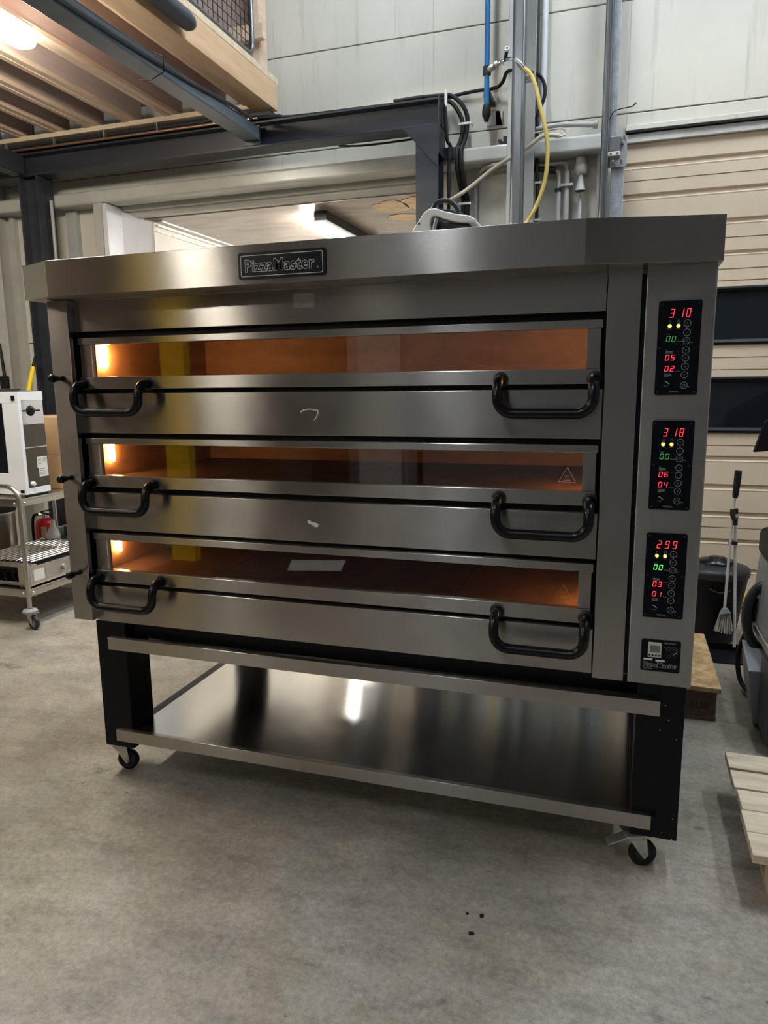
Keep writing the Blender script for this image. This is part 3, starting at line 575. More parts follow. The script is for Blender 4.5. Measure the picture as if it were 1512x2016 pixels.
# canopy
CP = [(-0.130, -0.05, 0.006), (0.040, -0.14, 0), (1.553, -0.14, 0), (1.853, -0.05, 0.004), (1.853, 0.18, 0.004), (-0.130, 0.18, 0.006)]
cn = MB(); n = len(CP)
vs = [(x, y, 1.591+k) for x, y, k in CP] + [(x, y, 1.692+k) for x, y, k in CP]
cn.add(vs, [tuple(range(n))[::-1], tuple(range(n, 2*n))] + [(i, (i+1) % n, n+(i+1) % n, n+i) for i in range(n)])
cn.build('canopy', 'steel', OV, bevel=0.001)
npl = MB().prism(rrect(0.670, 0.919, 1.604, 1.671, 0.006), -0.1432, -0.1405, 'y').build('name_plate', 'panel', OV)
fr_ = MB(); o_pts = rrect(0.677, 0.911, 1.6105, 1.664, 0.004); i_pts = rrect(0.6785, 0.9095, 1.612, 1.6625, 0.003); k = len(o_pts)
fr_.add([(p[0], -0.1435, p[1]) for p in o_pts]+[(p[0], -0.1435, p[1]) for p in i_pts], [(i, (i+1) % k, k+(i+1) % k, k+i) for i in range(k)])
fr_.build('border', 'print_bright', npl)
def logo(parent, x, y, z, w_, h, o1, o2, m2='panel'):
    a = MB(); text(a, 'PizzaMaster', x, y-0.0003, z, h, o1, width=w_, thick=0.0002, sp_=1.12); a.build('logo_outline', 'print_bright', parent)
    b = MB(); text(b, 'PizzaMaster', x, y-0.0007, z, h, o2, width=w_, thick=0.0002, sp_=1.12); b.build('logo_fill', m2, parent)
logo(npl, 0.691, -0.1434, 1.6235, 0.196, 0.041, 0.0019, 0.0006)
rg = MB(); ring(rg, 0.8965, -0.1434, 1.6245, 0.0022, 0.0006, 0.0002, n=12); rg.build('registered_mark', 'print_bright', npl)

# doors, handles, glass, front panels, chambers
def handle(parent, xa, xb, z):
    r = 0.0135; pts = []
    zb = z-0.085; yo = -0.060
    for side in (0, 1):
        x = xa if side == 0 else xb
        leg = [(x, 0.0, z), (x, -0.020, z)] + [(x, -0.020-0.040*math.sin(a), z-0.040+0.040*math.cos(a)) for a in [PI/2*i/6 for i in range(1, 7)]]
        s_ = 1 if side == 0 else -1; R_ = 0.040
        crn = [(x+s_*R_*(1-math.cos(a)), yo, zb+R_-R_*math.sin(a)) for a in [PI/2*i/6 for i in range(0, 7)]]
        seq = leg + crn
        pts += seq if side == 0 else seq[::-1]
    h = MB().tube(pts, r, 16).build('door_handle', 'handle', parent)
    for x in (xa, xb): MB().lathe([(0.020, -0.0005), (0.020, -0.004), (0.015, -0.006)], (x, 0, z), 'y', 18).build('ferrule', 'dark_plastic', parent)
for k, (t0, t1, b0_, b1_, p0, p1) in enumerate(dk):
    xl, xr = 0.014, 1.596
    door = MB()
    door.box(xl, xr, -0.004, 0.022, t1, t0)
    door.box(xl+0.004, 0.060, 0.0, 0.022, b0_, t1).box(1.558, xr-0.004, 0.0, 0.022, b0_, t1)
    door.box(xl, xr-0.003, -0.004, 0.022, b1_, b0_)
    D = door.build('oven_door', 'steel', OV, bevel=0.0014)
    MB().box(0.056, 1.562, 0.006, 0.010, b0_-0.003, t1+0.003).build('glass_pane', 'glass', D)
    MB().box(0.060, 0.063, 0.001, 0.012, b0_, t1).build('glass_edge', 'alu', D)
    handle(D, 0.030, 0.266, b0_-0.023); handle(D, 1.345, 1.580, b0_-0.025)
    # hot surface triangle
    tr_ = MB(); cx, zb_ = 1.520, b0_+0.022; th = 0.0012; H = 0.038; hw = 0.022
    P3 = [(cx-hw, zb_), (cx+hw, zb_), (cx, zb_+H)]
    for i in range(3):
        a, b = Vector((P3[i][0], 0.0052, P3[i][1])), Vector((P3[(i+1) % 3][0], 0.0052, P3[(i+1) % 3][1])); tr_.tube([a, b], th*0.5, 4)
    for j in (-1, 0, 1):
        q = [(cx+j*0.005+0.0012*math.sin(u*1.6), 0.0052, zb_+0.010+u*0.0022) for u in range(5)]; tr_.tube(q, 0.0004, 4)
    tr_.box(cx-0.009, cx+0.009, 0.0048, 0.0056, zb_+0.004, zb_+0.0055)
    tr_.build('hot_surface_mark', mat('mark%d' % k, ((0.20, 0.09, 0.03), (0.62, 0.42, 0.32), (0.32, 0.14, 0.06))[k], 0.5), D)
    F = MB().box(0.0015, 1.6005, -0.001, 0.024, p1, p0).build('front_panel', 'steel', OV, bevel=0.0014)
    if k == 0:
        a = MB(); 
        for q in ([(0.771, 1.252), (0.781, 1.258), (0.80, 1.2605), (0.822, 1.257)], [(0.824, 1.260), (0.825, 1.248), (0.820, 1.238), (0.813, 1.229)]):
            for i in range(3): a.tube([(q[i][0], -0.0012, q[i][1]), (q[i+1][0], -0.0012, q[i+1][1])], 0.0022-0.0003*i, 6)
        s_ = a.build('sticker_residue', 'tape', F); s_['label'] = 'white hook-shaped remains of a sticker'
    if k == 1:
        a = MB().prism([(0.782, 0.935), (0.790, 0.938), (0.794, 0.932), (0.806, 0.931), (0.818, 0.926), (0.815, 0.918), (0.806, 0.917), (0.795, 0.924), (0.785, 0.927)], -0.0018, -0.0012, 'y')
        s_ = a.build('sticker_residue', 'tape', F); s_['label'] = 'small white torn sticker scrap'
    # chamber
    zf = b0_-0.020; zc = zf+0.185; yb = 0.76
    ch = MB().box(0.0, 1.60, yb, yb+0.02, zf, zc).box(-0.02, 0.0, 0.042, yb, zf, zc).box(1.60, 1.62, 0.042, yb, zf, zc).box(-0.02, 1.62, 0.042, yb+0.02, zc, zc+0.01)
    C_ = ch.build('chamber', 'chamber', OV)
    for i in range(4): MB().box(0.001+i*0.4, 0.399+i*0.4, 0.045, yb-0.001, zf-0.022, zf).build('baking_stone', 'brick', C_, bevel=0.0015)
    for (xx, s_) in ((0.004, 1), (1.596, -1)):
        MB().tube([(xx+0.007*s_, 0.125, zf+0.05), (xx+0.007*s_, 0.125, zf+0.056), (xx+0.007*s_, 0.125, zf+0.125), (xx+0.007*s_, 0.125, zf+0.13)], [0.004, 0.0075, 0.0075, 0.003], 12).build('oven_lamp', 'bulb%d' % k, C_)
# black damper knobs on the pillar
for z in (1.357, 1.043, 0.729):
    K = MB().lathe([(0.0, -0.088), (0.009, -0.0875), (0.0125, -0.082), (0.012, -0.072), (0.0085, -0.055), (0.006, -0.044), (0.0055, -0.038), (0.0085, -0.036), (0.0085, -0.030)], (-0.030, 0, z), 'y', 18)
    K.build('damper_knob', 'handle', OV)

# control panels
SEG = {'0': 'abcdef', '1': 'bc', '2': 'abged', '3': 'abgcd', '4': 'fgbc', '5': 'afgcd', '6': 'afgedc', '7': 'abc', '8': 'abcdefg', '9': 'abcdfg'}
def digit(mb, ch_, x, y, z, w_, h, t=0.0011):
    sl = 0.16
    def q(a, b, c, d):  # rectangle in digit space, slanted
        mb.add([(x+u+v*sl, y, z+v) for u, v in ((a, b), (c, b), (c, d), (a, d))], [(0, 1, 2, 3)])
    g_ = t*0.35
    for s_ in SEG[ch_]:
        if s_ == 'a': q(t*0.6, h-t, w_-t*0.6, h)
        if s_ == 'g': q(t*0.9, h/2-t/2, w_-t*0.9, h/2+t/2)
        if s_ == 'd': q(t*0.6, 0, w_-t*0.6, t)
        if s_ == 'f': q(0, h/2+g_, t, h-g_)
        if s_ == 'e': q(0, g_, t, h/2-g_)
        if s_ == 'b': q(w_-t, h/2+g_, w_, h-g_)
        if s_ == 'c': q(w_-t, g_, w_, h/2-g_)
def control(x0, z0, temp, tm, top, bot, bright):
    P_ = MB().prism(rrect(x0, x0+0.095, z0-0.219, z0, 0.005), -0.0328, -0.0298, 'y').build('control_panel', 'panel', OV)
    y = -0.0331
    d = MB()
    for i, c in enumerate(temp): digit(d, c, x0+(0.0245, 0.0430, 0.0605)[i]+(0.0045 if c == '1' else 0), y, z0-0.0385, 0.0088 if c != '1' else 0.0062, 0.0195, 0.0013)
    for s_, zz in ((top, 0.1378), (bot, 0.1635)):
        for i, c in enumerate(s_): digit(d, c, x0+0.0195+0.0125*i, y, z0-zz, 0.0080, 0.0132, 0.0012)
    dd = d.build('red_digits', 'red_led', P_); dd['label'] = 'glowing red digits %s, %s and %s' % (temp, top, bot)
    d = MB()
    for i, c in enumerate(tm): digit(d, c, x0+0.0195+0.0125*i, y, z0-0.0942, 0.0080, 0.0132, 0.0009 if not bright else 0.0012)
    dd = d.build('green_digits', 'green_led_bright' if bright else 'green_led', P_); dd['label'] = 'green timer digits %s' % tm
    for xx, arrow in ((0.0265, 0), (0.0455, 1)):
        e = MB(); e.lathe([(0.0045, y), (0.0045, y-0.0006)], (x0+xx, 0, z0-0.058), 'y', 16); e.build('indicator_light', 'yellow_led', P_)
    pr = MB()
    for xx, arrow in ((0.0268, 0), (0.0458, 1)):
        for sgn in (-1, 1): pr.box(x0+xx+sgn*0.0019-0.0003, x0+xx+sgn*0.0019+0.0003, y-0.0003, y, z0-0.0535, z0-0.0475)
        if arrow:
            for sgn in (-1, 1): pr.tube([(x0+xx, y, z0-0.0435), (x0+xx+sgn*0.004, y, z0-0.048)], 0.0003, 4)
        else: ring(pr, x0+xx, y, z0-0.0475, 0.0019, 0.0006, 0.0003, 0, PI, 8)
    text(pr, 'Power', x0+0.0215, y, z0-0.0655, 0.0034); text(pr, 'Turbo', x0+0.0405, y, z0-0.0655, 0.0034)
    text(pr, 'Timer', x0+0.020, y, z0-0.0775, 0.0034); text(pr, 'Top', x0+0.020, y, z0-0.1145, 0.003)
    text(pr, 'Bottom', x0+0.020, y, z0-0.176, 0.003); text(pr, 'Service', x0+0.020, y, z0-0.1985, 0.0034)
    text(pr, 'Start/Stop', x0+0.0445, y, z0-0.0945, 0.003); text(pr, 'Auto', x0+0.0735, y, z0-0.0975, 0.003)
    text(pr, 'Auto', x0+0.0735, y, z0-0.2005, 0.003); text(pr, 'PizzaMaster', x0+0.034, y, z0-0.2115, 0.0042)
    pr.box(x0+0.034, x0+0.058, y-0.0002, y, z0-0.2128, z0-0.2125)
    pr.box(x0+0.0445, x0+0.0555, y-0.0002, y, z0-0.1252, z0-0.1248).box(x0+0.0445, x0+0.0555, y-0.0002, y, z0-0.1632, z0-0.1628)
    for zz, up in ((-0.120, 1), (-0.171, 0)):
        for i in range(8): pr.box(x0+0.0205+i*0.0020, x0+0.0212+i*0.0020, y-0.0003, y, z0+zz-0.002, z0+zz+0.003)
        pr.box(x0+0.0205, x0+0.0355, y-0.0003, y, z0+zz+(0.003 if up else -0.0026), z0+zz+(0.0036 if up else -0.002))
    pr.tube(smoothpts([(x0+0.0225, y, z0-0.187), (x0+0.027, y, z0-0.1885), (x0+0.0325, y, z0-0.1935)], 3), 0.0012, 6)
    for sgn in (-1, 1): ring(pr, x0+0.065, y, z0-0.063, 0.0073, 0.0005, 0.0003, (0.35 if sgn > 0 else PI-0.6), (0.6 if sgn > 0 else PI-0.35), 4)
    text(pr, 'Set', x0+0.0627, y, z0-0.0640, 0.003)
    pr.build('printed_symbols', 'print', P_)
    for zz, sym in ((0.052, '+'), (0.0735, '-'), (0.0925, 'o'), (0.1145, '+'), (0.1325, '-'), (0.1525, '+'), (0.1715, '-'), (0.196, 'o')):
        bt = MB(); ring(bt, x0+0.0650, y, z0-zz, 0.0076, 0.0010, 0.0005, n=28)
        if sym in '+-': bt.box(x0+0.0628, x0+0.0672, y-0.0003, y, z0-zz-0.0003, z0-zz+0.0003)
        if sym == '+': bt.box(x0+0.0647, x0+0.0653, y-0.0003, y, z0-zz-0.0022, z0-zz+0.0022)
        if sym == 'o':
            ring(bt, x0+0.065, y, z0-zz, 0.0030, 0.0005, 0.0003, PI*0.65, PI*2.35, 14); bt.box(x0+0.0647, x0+0.0653, y-0.0003, y, z0-zz+0.001, z0-zz+0.0042)
        bt.build('button', 'print', P_)
    for xx, zz in ((0.007, 0.007), (0.088, 0.007), (0.007, 0.109), (0.088, 0.109), (0.007, 0.212), (0.088, 0.212)):
        b = MB(); b.lathe([(0.0026, y+0.0002), (0.0026, y-0.0006), (0.0014, y-0.0008)], (x0+xx, 0, z0-zz), 'y', 10); b.build('screw', 'dark_plastic', P_)
control(1.7205, 1.5140, '310', '00', '05', '02', False)
control(1.7205, 1.2345, '318', '00', '06', '04', False)
control(1.7205, 0.9565, '299', '00', '03', '01', True)
# timer and main switch panel
x0, z0 = 1.7215, 0.6785
T = MB().prism(rrect(x0, x0+0.0945, z0-0.084, z0, 0.005), -0.0325, -0.0298, 'y').build('timer_panel', 'panel', OV)
MB().box(x0+0.0165, x0+0.0490, -0.036, -0.0325, z0-0.046, z0-0.006).build('timer', 'cream_paint', T, bevel=0.0015)
MB().box(x0+0.021, x0+0.0445, -0.0367, -0.036, z0-0.032, z0-0.014).build('lcd_screen', 'lcd', T)
for i in range(4): MB().lathe([(0.0024, -0.036), (0.0024, -0.0372)], (x0+0.0205+i*0.0078, 0, z0-0.040), 'y', 10).build('timer_button', 'black', T)
tx = MB(); text(tx, 'Main Switch', x0+0.0545, -0.0327, z0-0.0085, 0.0058); text(tx, '0', x0+0.056, -0.0327, z0-0.019, 0.0045); text(tx, '1', x0+0.0905, -0.0327, z0-0.018, 0.0045)
text(tx, 'Made in Sweden', x0+0.008, -0.0327, z0-0.0785, 0.0034); ring(tx, x0+0.0735, -0.0327, z0-0.031, 0.0165, 0.0005, 0.0003, 0.25, PI-0.35, 20); tx.build('printed_text', 'print', T)
MB().lathe([(0.0145, -0.0325), (0.0145, -0.040), (0.012, -0.0415)], (x0+0.0735, 0, z0-0.031), 'y', 26).obox((x0+0.0735, -0.045, z0-0.031), (0.011, 0, 0.008), (0, 0.005, 0), (-0.002, 0, 0.003)).build('switch_knob', 'rubber', T)
MB().obox((x0+0.0800, -0.0503, z0-0.0262), (0.0040, 0, 0.0030), (0, 0.0002, 0), (-0.0003, 0, 0.0004)).build('switch_pointer', 'print_bright', T)
MB().box(x0+0.0070, x0+0.0285, -0.0330, -0.0326, z0-0.0555, z0-0.0505).box(x0+0.036, x0+0.058, -0.0330, -0.0326, z0-0.0575, z0-0.0525).build('paper_label', 'print_bright', T)
logo(T, x0+0.0075, -0.0326, z0-0.0725, 0.080, 0.0165, 0.0011, 0.0005)

# ================================================================ THE STAND
ST = thing('oven_stand', (0.9, 0.5, 0), 'black steel stand on castors with a stainless shelf under the oven', 'stand')
for (x0, x1) in ((-0.008, 0.106), (1.718, 1.838)):
    for (y0, y1) in ((0.0, 0.12), (0.88, 1.0)):
        MB().box(x0, x1, y0, y1, 0.106, 0.50).build('leg', 'black_metal', ST, bevel=0.0015)
MB().box(-0.008, 1.838, 0.03, 0.07, 0.50, 0.555).box(-0.008, 1.838, 0.93, 0.97, 0.50, 0.555).box(-0.008, 0.106, 0.0, 1.0, 0.50, 0.555).box(1.718, 1.838, 0.0, 1.0, 0.50, 0.555).build('top_frame', 'black_metal', ST, bevel=0.001)
for x in (0.074, 1.718): MB().box(x, x+0.033, 0.12, 0.88, 0.145, 0.1768).build('side_rail', 'black_metal', ST)
MB().box(0.108, 1.716, 0.0, 0.30, 0.4665, 0.470).build('upper_tray', 'shelf_steel', ST)
MB().box(-0.008, 1.838, 0.07, 1.08, 0.549, 0.556).build('top_plate', 'black_metal', ST)
MB().box(0.048, 1.7765, -0.018, 0.0, 0.465, 0.507).build('upper_rail', 'steel', ST, bevel=0.001)
MB().box(0.108, 1.716, -0.004, 0.97, 0.1725, 0.1765).build('lower_shelf', 'shelf_steel', ST)
MB().box(0.053, 1.7695, -0.018, -0.001, 0.137, 0.178).build('lower_rail', 'steel', ST, bevel=0.001)
MB().box(1.7695, 1.781, -0.018, -0.001, 0.139, 0.1775).build('rail_end_cap', 'black_metal', ST)
sc = MB()
for (x, z) in ((1.80, 0.45), (1.822, 0.40), (1.78, 0.42), (1.825, 0.17), (1.80, 0.125), (1.825, 0.11), (1.79, 0.49)): sc.lathe([(0.0016, -0.001), (0.0010, -0.0014)], (x, 0, z), 'y', 8)
sc.build('rivets', 'zinc', ST)
def castor(parent, x, y, ang, wr=0.037, ww=0.022, top=0.106, fork='zinc', wheel='rubber', brake=False, hub='zinc'):
    ca, sa = math.cos(ang), math.sin(ang)      # rolling direction
    D_ = Vector((ca, sa, 0)); A_ = Vector((-sa, ca, 0)); c = Vector((x, y, wr))
    piv = c - D_*0.022
    f = MB()
    f.obox((piv.x, piv.y, top-0.003), D_*0.035, A_*0.030, (0, 0, 0.003)); f.tube([(piv.x, piv.y, top-0.02), (piv.x, piv.y, top-0.005)], 0.022, 16)
    for s_ in (-1, 1):
        o1 = A_*s_*(ww/2+0.004); o2 = A_*s_*(ww/2+0.0065)
        pr = [piv-D_*0.022+Vector((0, 0, top-0.02)), piv+D_*0.026+Vector((0, 0, top-0.02)), piv+D_*0.032+Vector((0, 0, wr)), piv+D_*0.022+Vector((0, 0, wr-0.012)), piv+D_*0.010+Vector((0, 0, wr+0.002))]
        pr = [Vector((p.x, p.y, p.z-(0 if True else 0))) for p in pr]
        pr = [Vector((q.x, q.y, h)) for q, h in zip(pr, (top-0.018, top-0.018, wr, wr-0.012, wr+0.004))]
        n_ = len(pr)
        f.add([p+o1 for p in pr]+[p+o2 for p in pr], [tuple(range(n_)), tuple(range(n_, 2*n_))[::-1]]+[(i, (i+1) % n_, n_+(i+1) % n_, n_+i) for i in range(n_)])
    f.obox((piv.x, piv.y, top-0.019), D_*0.026, A_*(ww/2+0.006), (0, 0, 0.003))
    f.tube([c-A_*(ww/2+0.010), c+A_*(ww/2+0.010)], 0.006, 8)
    K = f.build('castor', fork, parent)
    wv = MB(); vs = []; n_ = 30
    pf = [(wr*0.62, -ww/2), (wr*0.9, -ww/2), (wr, -ww*0.3), (wr, ww*0.3), (wr*0.9, ww/2), (wr*0.62, ww/2)]
    for r_, h in pf:
        for j in range(n_):
            a = 2*PI*j/n_; vs.append(c+A_*h+D_*r_*math.cos(a)+Vector((0, 0, r_*math.sin(a))))
    k_ = len(pf)
    wv.add(vs, [(i*n_+j, i*n_+(j+1) % n_, ((i+1) % k_)*n_+(j+1) % n_, ((i+1) % k_)*n_+j) for i in range(k_) for j in range(n_)], True)
    wv.build('wheel', wheel, K)
    MB().tube([c-A_*ww*0.36, c+A_*ww*0.36], wr*0.63, 24).build('hub', hub, K)
    if brake:
        MB().obox((piv.x-D_.x*0.05, piv.y-D_.y*0.05, top-0.022), D_*0.03+Vector((0, 0, 0.010)), A_*0.016, (0, 0, 0.002)).build('brake_lever', fork, K)
castor(ST, 0.045, 0.045, 0.20, hub='dark_plastic'); castor(ST, 1.755, 0.03, 0.35, brake=True, wr=0.038, hub='dark_plastic')
castor(ST, 0.05, 0.93, 0.4, hub='dark_plastic'); castor(ST, 1.78, 0.93, 0.4, hub='dark_plastic')

# white appliance standing on top of the oven
A = thing('steam_cleaner', (1.10, 0.33, 1.60), 'white and black plastic appliance with loop handle standing on top of the oven', 'appliance')
UPZ = 0.022
prof = [(0.995, 1.60), (0.995, 1.705), (1.035, 1.765), (1.065, 1.806), (1.08, 1.815), (1.10, 1.815), (1.125, 1.805), (1.16, 1.795), (1.20, 1.787), (1.219, 1.776), (1.219, 1.768), (1.17, 1.771), (1.13, 1.782), (1.10, 1.795), (1.088, 1.79), (1.084, 1.77), (1.094, 1.735), (1.10, 1.60)]
prof = [(a, b if b < 1.61 else b+UPZ) for a, b in prof]
MB().prism(prof, 0.27, 0.40, 'y').build('shell', 'white_plastic', A, bevel=0.010, seg=3)
MB().prism([(1.07, 1.60), (1.085, 1.792), (1.10, 1.807), (1.13, 1.796), (1.20, 1.788), (1.208, 1.60)], 0.285, 0.385, 'y').build('dark_core', 'dark_plastic', A, bevel=0.004)
MB().tube(smoothpts([(1.105, 0.268, 1.60), (1.097, 0.268, 1.762), (1.105, 0.268, 1.807)], 4), 0.006, 8).build('side_trim', 'grey_plastic', A)
MB().prism([(1.085, 1.834), (1.10, 1.840), (1.14, 1.834), (1.19, 1.816), (1.20, 1.808), (1.13, 1.824)], 0.29, 0.38, 'y').build('top_cover', 'dark_plastic', A, bevel=0.003)
MB().tube(smoothpts([(1.082, 0.335, 1.827), (1.076, 0.335, 1.847), (1.088, 0.335, 1.867), (1.12, 0.335, 1.870), (1.145, 0.335, 1.854), (1.16, 0.335, 1.827)], 5), 0.007, 10).build('loop_handle', 'dark_plastic', A)
MB().lathe([(0.003, 0.268), (0.003, 0.271)], (1.05, 0, 1.797), 'y', 10).build('screw', 'black', A)

# ================================================================ TROLLEY ON THE LEFT
CT = thing('service_trolley', (-1.70, 1.55, 0), 'stainless two-shelf trolley on castors left of the oven', 'trolley')
XR, XL, YF, YB = -1.45, -2.02, 1.155, 2.02
for (za, zb_) in ((0.69, 0.732), (0.178, 0.222)):
    MB().box(XL, XR, YF, YF+0.003, za, zb_).box(XL, XR, YB-0.003, YB, za, zb_).box(XL, XL+0.003, YF, YB, za, zb_).box(XR-0.003, XR, YF, YB, za, zb_).box(XL, XR, YF, YB, zb_-0.012, zb_-0.008).build('shelf', 'cart_steel', CT, bevel=0.001)
def uhandle(y):
    R_ = 0.075; zt = 0.803
    p = [(XR+0.008, y, 0.125), (XR+0.008, y, zt-R_)] + [(XR+0.008-R_+R_*math.cos(a), y, zt-R_+R_*math.sin(a)) for a in [PI/2*i/6 for i in range(1, 7)]]
    q = [(XL-0.008, y, 0.125), (XL-0.008, y, zt-R_)] + [(XL-0.008+R_-R_*math.cos(a), y, zt-R_+R_*math.sin(a)) for a in [PI/2*i/6 for i in range(1, 7)]]
    MB().tube(p+q[::-1], 0.0125, 14).build('tube_frame', 'cart_steel', CT)
uhandle(YF-0.008); uhandle(YB+0.008)
sc = MB()
for z in (0.708, 0.2): 
    sc.lathe([(0.009, YF), (0.008, YF-0.004), (0.003, YF-0.007)], (XR-0.035, 0, z), 'y', 10).lathe([(0.009, XR), (0.008, XR+0.004), (0.003, XR+0.007)], (0, YF+0.035, z), 'x', 10)
sc.build('bolts', 'chrome', CT)
for x, y in ((XR+0.008, YF-0.008), (XL-0.008, YF-0.008), (XR+0.008, YB+0.008), (XL-0.008, YB+0.008)):
    MB().lathe([(0.012, 0.118), (0.036, 0.114), (0.042, 0.104), (0.036, 0.094), (0.012, 0.092)], (x, y, 0), 'z', 24).build('bumper', 'grey_plastic', CT)
    castor(CT, x+0.02, y, -0.25, wr=0.042, ww=0.022, top=0.096, fork='zinc', wheel='dark_plastic', hub='grey_plastic')
# white cabinet on the trolley
WB = thing('white_cabinet', (-1.62, 1.34, 0.735), 'white framed cabinet with mirror steel side standing on the trolley', 'cabinet')
ax, bx, ya, yb_ = -1.485, -1.80, 1.25, 1.43; z0, z1 = 0.742, 1.31
MB().box(bx, ax, ya, ya+0.02, 1.248, z1).box(ax-0.115, ax, ya, ya+0.02, z0, 1.248).box(bx, bx+0.115, ya, ya+0.02, z0, 1.248).box(bx+0.115, ax-0.115, ya, ya+0.02, z0, 0.86).box(ax-0.012, ax, ya+0.02, yb_, 1.262, z1).box(ax-0.012, ax, ya+0.02, yb_, z0, z0+0.035).box(bx, ax-0.012, yb_-0.02, yb_, z0, z1).build('frame', 'white_enamel', WB, bevel=0.002)
MB().box(bx+0.11, ax-0.112, ya+0.006, ya+0.012, 0.86, 1.248).build('dark_glass', 'window', WB)
MB().box(ax-0.008, ax-0.003, ya+0.018, yb_-0.002, 1.13, 1.262).build('upper_side_panel', 'mirror', WB)
MB().box(ax-0.006, ax-0.001, ya+0.018, yb_-0.002, z0+0.035, 1.127).build('lower_side_panel', mat('smoked_steel', (0.12, 0.11, 0.095), 0.3, 0.9), WB)
MB().box(ax-0.003, ax+0.0015, ya+0.018, yb_-0.002, 1.000, 1.004).build('panel_joint', 'alu', WB)
V = MB(); V.lathe([(0.030, ax-0.002), (0.026, ax+0.004), (0.01, ax+0.006)], (0, ya+0.085, 1.205), 'x', 16)
for s_ in (-1, 1): V.box(ax-0.002, ax+0.004, ya+0.085+s_*0.045-0.02, ya+0.085+s_*0.045+0.02, 1.201, 1.209)
V.build('side_handle', 'black', WB)
MB().box(ax-0.001, ax+0.0008, ya+0.095, ya+0.170, 0.885, 0.945).box(ax-0.001, ax+0.0009, ya+0.105, ya+0.172, 0.832, 0.885).build('rating_label', 'white_plastic', WB)
q = MB()
for i in range(4):
    q.box(ax+0.0009, ax+0.0011, ya+0.10, ya+0.125, 0.93-i*0.008, 0.932-i*0.008).box(ax+0.0009, ax+0.0011, ya+0.135, ya+0.165, 0.935-i*0.008, 0.937-i*0.008).box(ax+0.0009, ax+0.0012, ya+0.11, ya+0.150, 0.875-i*0.010, 0.877-i*0.010)
q.build('label_print', 'dark_plastic', WB)
MB().lathe([(0.012, ax-0.004), (0.012, ax+0.016), (0.009, ax+0.02)], (0, ya+0.045, 0.80), 'x', 18).build('knob', 'white_plastic', WB)
MB().box(ax-0.045, ax-0.022, ya-0.003, ya, 1.262, 1.29).box(ax-0.04, ax-0.015, ya-0.003, ya, 0.752, 0.768).build('logo_tile', 'black', WB)
MB().box(bx, ax-0.15, ya-0.01, yb_, z1, z1+0.018).box(ax-0.15, ax-0.02, ya+0.03, yb_, z1, z1+0.006).build('top_tray', 'dark_plastic', WB, bevel=0.002)
MB().box(bx+0.01, bx+0.03, ya+0.01, yb_-0.01, 0.722, z0).box(ax-0.03, ax-0.01, ya+0.01, yb_-0.01, 0.722, z0).build('foot', 'rubber', WB)
for (z_, h, lab) in ((0.724, 0.205, 'cardboard box under another box at the back of the trolley'), (0.930, 0.225, 'taller cardboard box on top of the other box on the trolley')):
    t = thing('cardboard_box', (-1.72, 1.80, z_), lab, 'box')
    MB().box(-1.93, -1.50, 1.60, 1.97, z_, z_+h).build('carton', 'cardboard', t, bevel=0.003)
    MB().box(-1.745, -1.695, 1.599, 1.971, z_+h, z_+h+0.001).box(-1.745, -1.695, 1.598, 1.60, z_+h-0.05, z_+h).build('tape', mat('tape_%s' % h, (0.6, 0.45, 0.28), 0.3), t)
# roller grill on the lower shelf
G = thing('roller_grill', (-1.70, 1.55, 0.214), 'stainless roller grill with a row of metal rollers on the lower trolley shelf', 'grill')
gx0, gx1, gy0, gy1 = -1.96, -1.475, 1.20, 1.84
MB().box(gx1-0.008, gx1, gy0, gy1, 0.235, 0.335).box(gx0, gx0+0.008, gy0, gy1, 0.235, 0.335).box(gx0, gx1, gy1-0.04, gy1, 0.235, 0.36).box(gx0, gx1, gy0, gy0+0.004, 0.235, 0.25).box(gx0, gx1, gy0, gy1, 0.228, 0.236).box(gx1-0.075, gx1, gy0-0.004, gy0+0.004, 0.222, 0.345).box(gx0, gx1, gy0, gy0+0.06, 0.335, 0.345).build('housing', 'cart_steel', G, bevel=0.001)
for i in range(12):
    x = gx0+0.035+i*0.037; MB().tube([(x, gy0+0.06, 0.352), (x, gy1-0.04, 0.352)], 0.0075, 10).build('roller', 'chrome', G)
MB().box(gx0+0.02, gx1-0.02, gy0+0.05, gy1-0.05, 0.30, 0.305).build('drip_tray', 'black', G)
MB().box(gx1, gx1+0.001, gy0+0.12, gy1-0.05, 0.250, 0.318).build('control_strip', 'steel_dull', G)
for y in (1.46, 1.57, 1.66): MB().lathe([(0.016, gx1+0.001), (0.014, gx1+0.016)], (0, y, 0.285), 'x', 16).build('knob', 'black' if y > 1.5 else 'zinc', G)
MB().box(gx1+0.0005, gx1+0.0015, gy0+0.03, gy0+0.11, 0.25, 0.315).build('rating_label', 'white_plastic', G)
wi = MB()
for i in range(5): wi.tube(smoothpts([(gx0+0.1+i*0.07, gy0+0.01, 0.25), (gx0+0.13+i*0.06, gy0-0.003, 0.28+0.01*(i % 3)), (gx0+0.17+i*0.05, gy0+0.012, 0.31), (gx0+0.2+i*0.05, gy0+0.03, 0.27)], 4), 0.004, 6)
wi.build('wiring', 'black', G)
for x in (gx0+0.04, gx1-0.04):
    for y in (gy0+0.04, gy1-0.04): MB().tube([(x, y, 0.214), (x, y, 0.229)], 0.012, 8).build('foot', 'rubber', G)
tb = thing('tool_case', (-1.72, 1.93, 0.214), 'grey plastic tool case with latches at the back of the lower trolley shelf', 'case')
MB().box(-1.90, -1.56, 1.87, 1.99, 0.214, 0.42).build('case', 'grey_plastic', tb, bevel=0.012)
for x in (-1.80, -1.68): MB().box(x-0.015, x+0.015, 1.862, 1.872, 0.37, 0.43).build('latch', 'dark_plastic', tb)
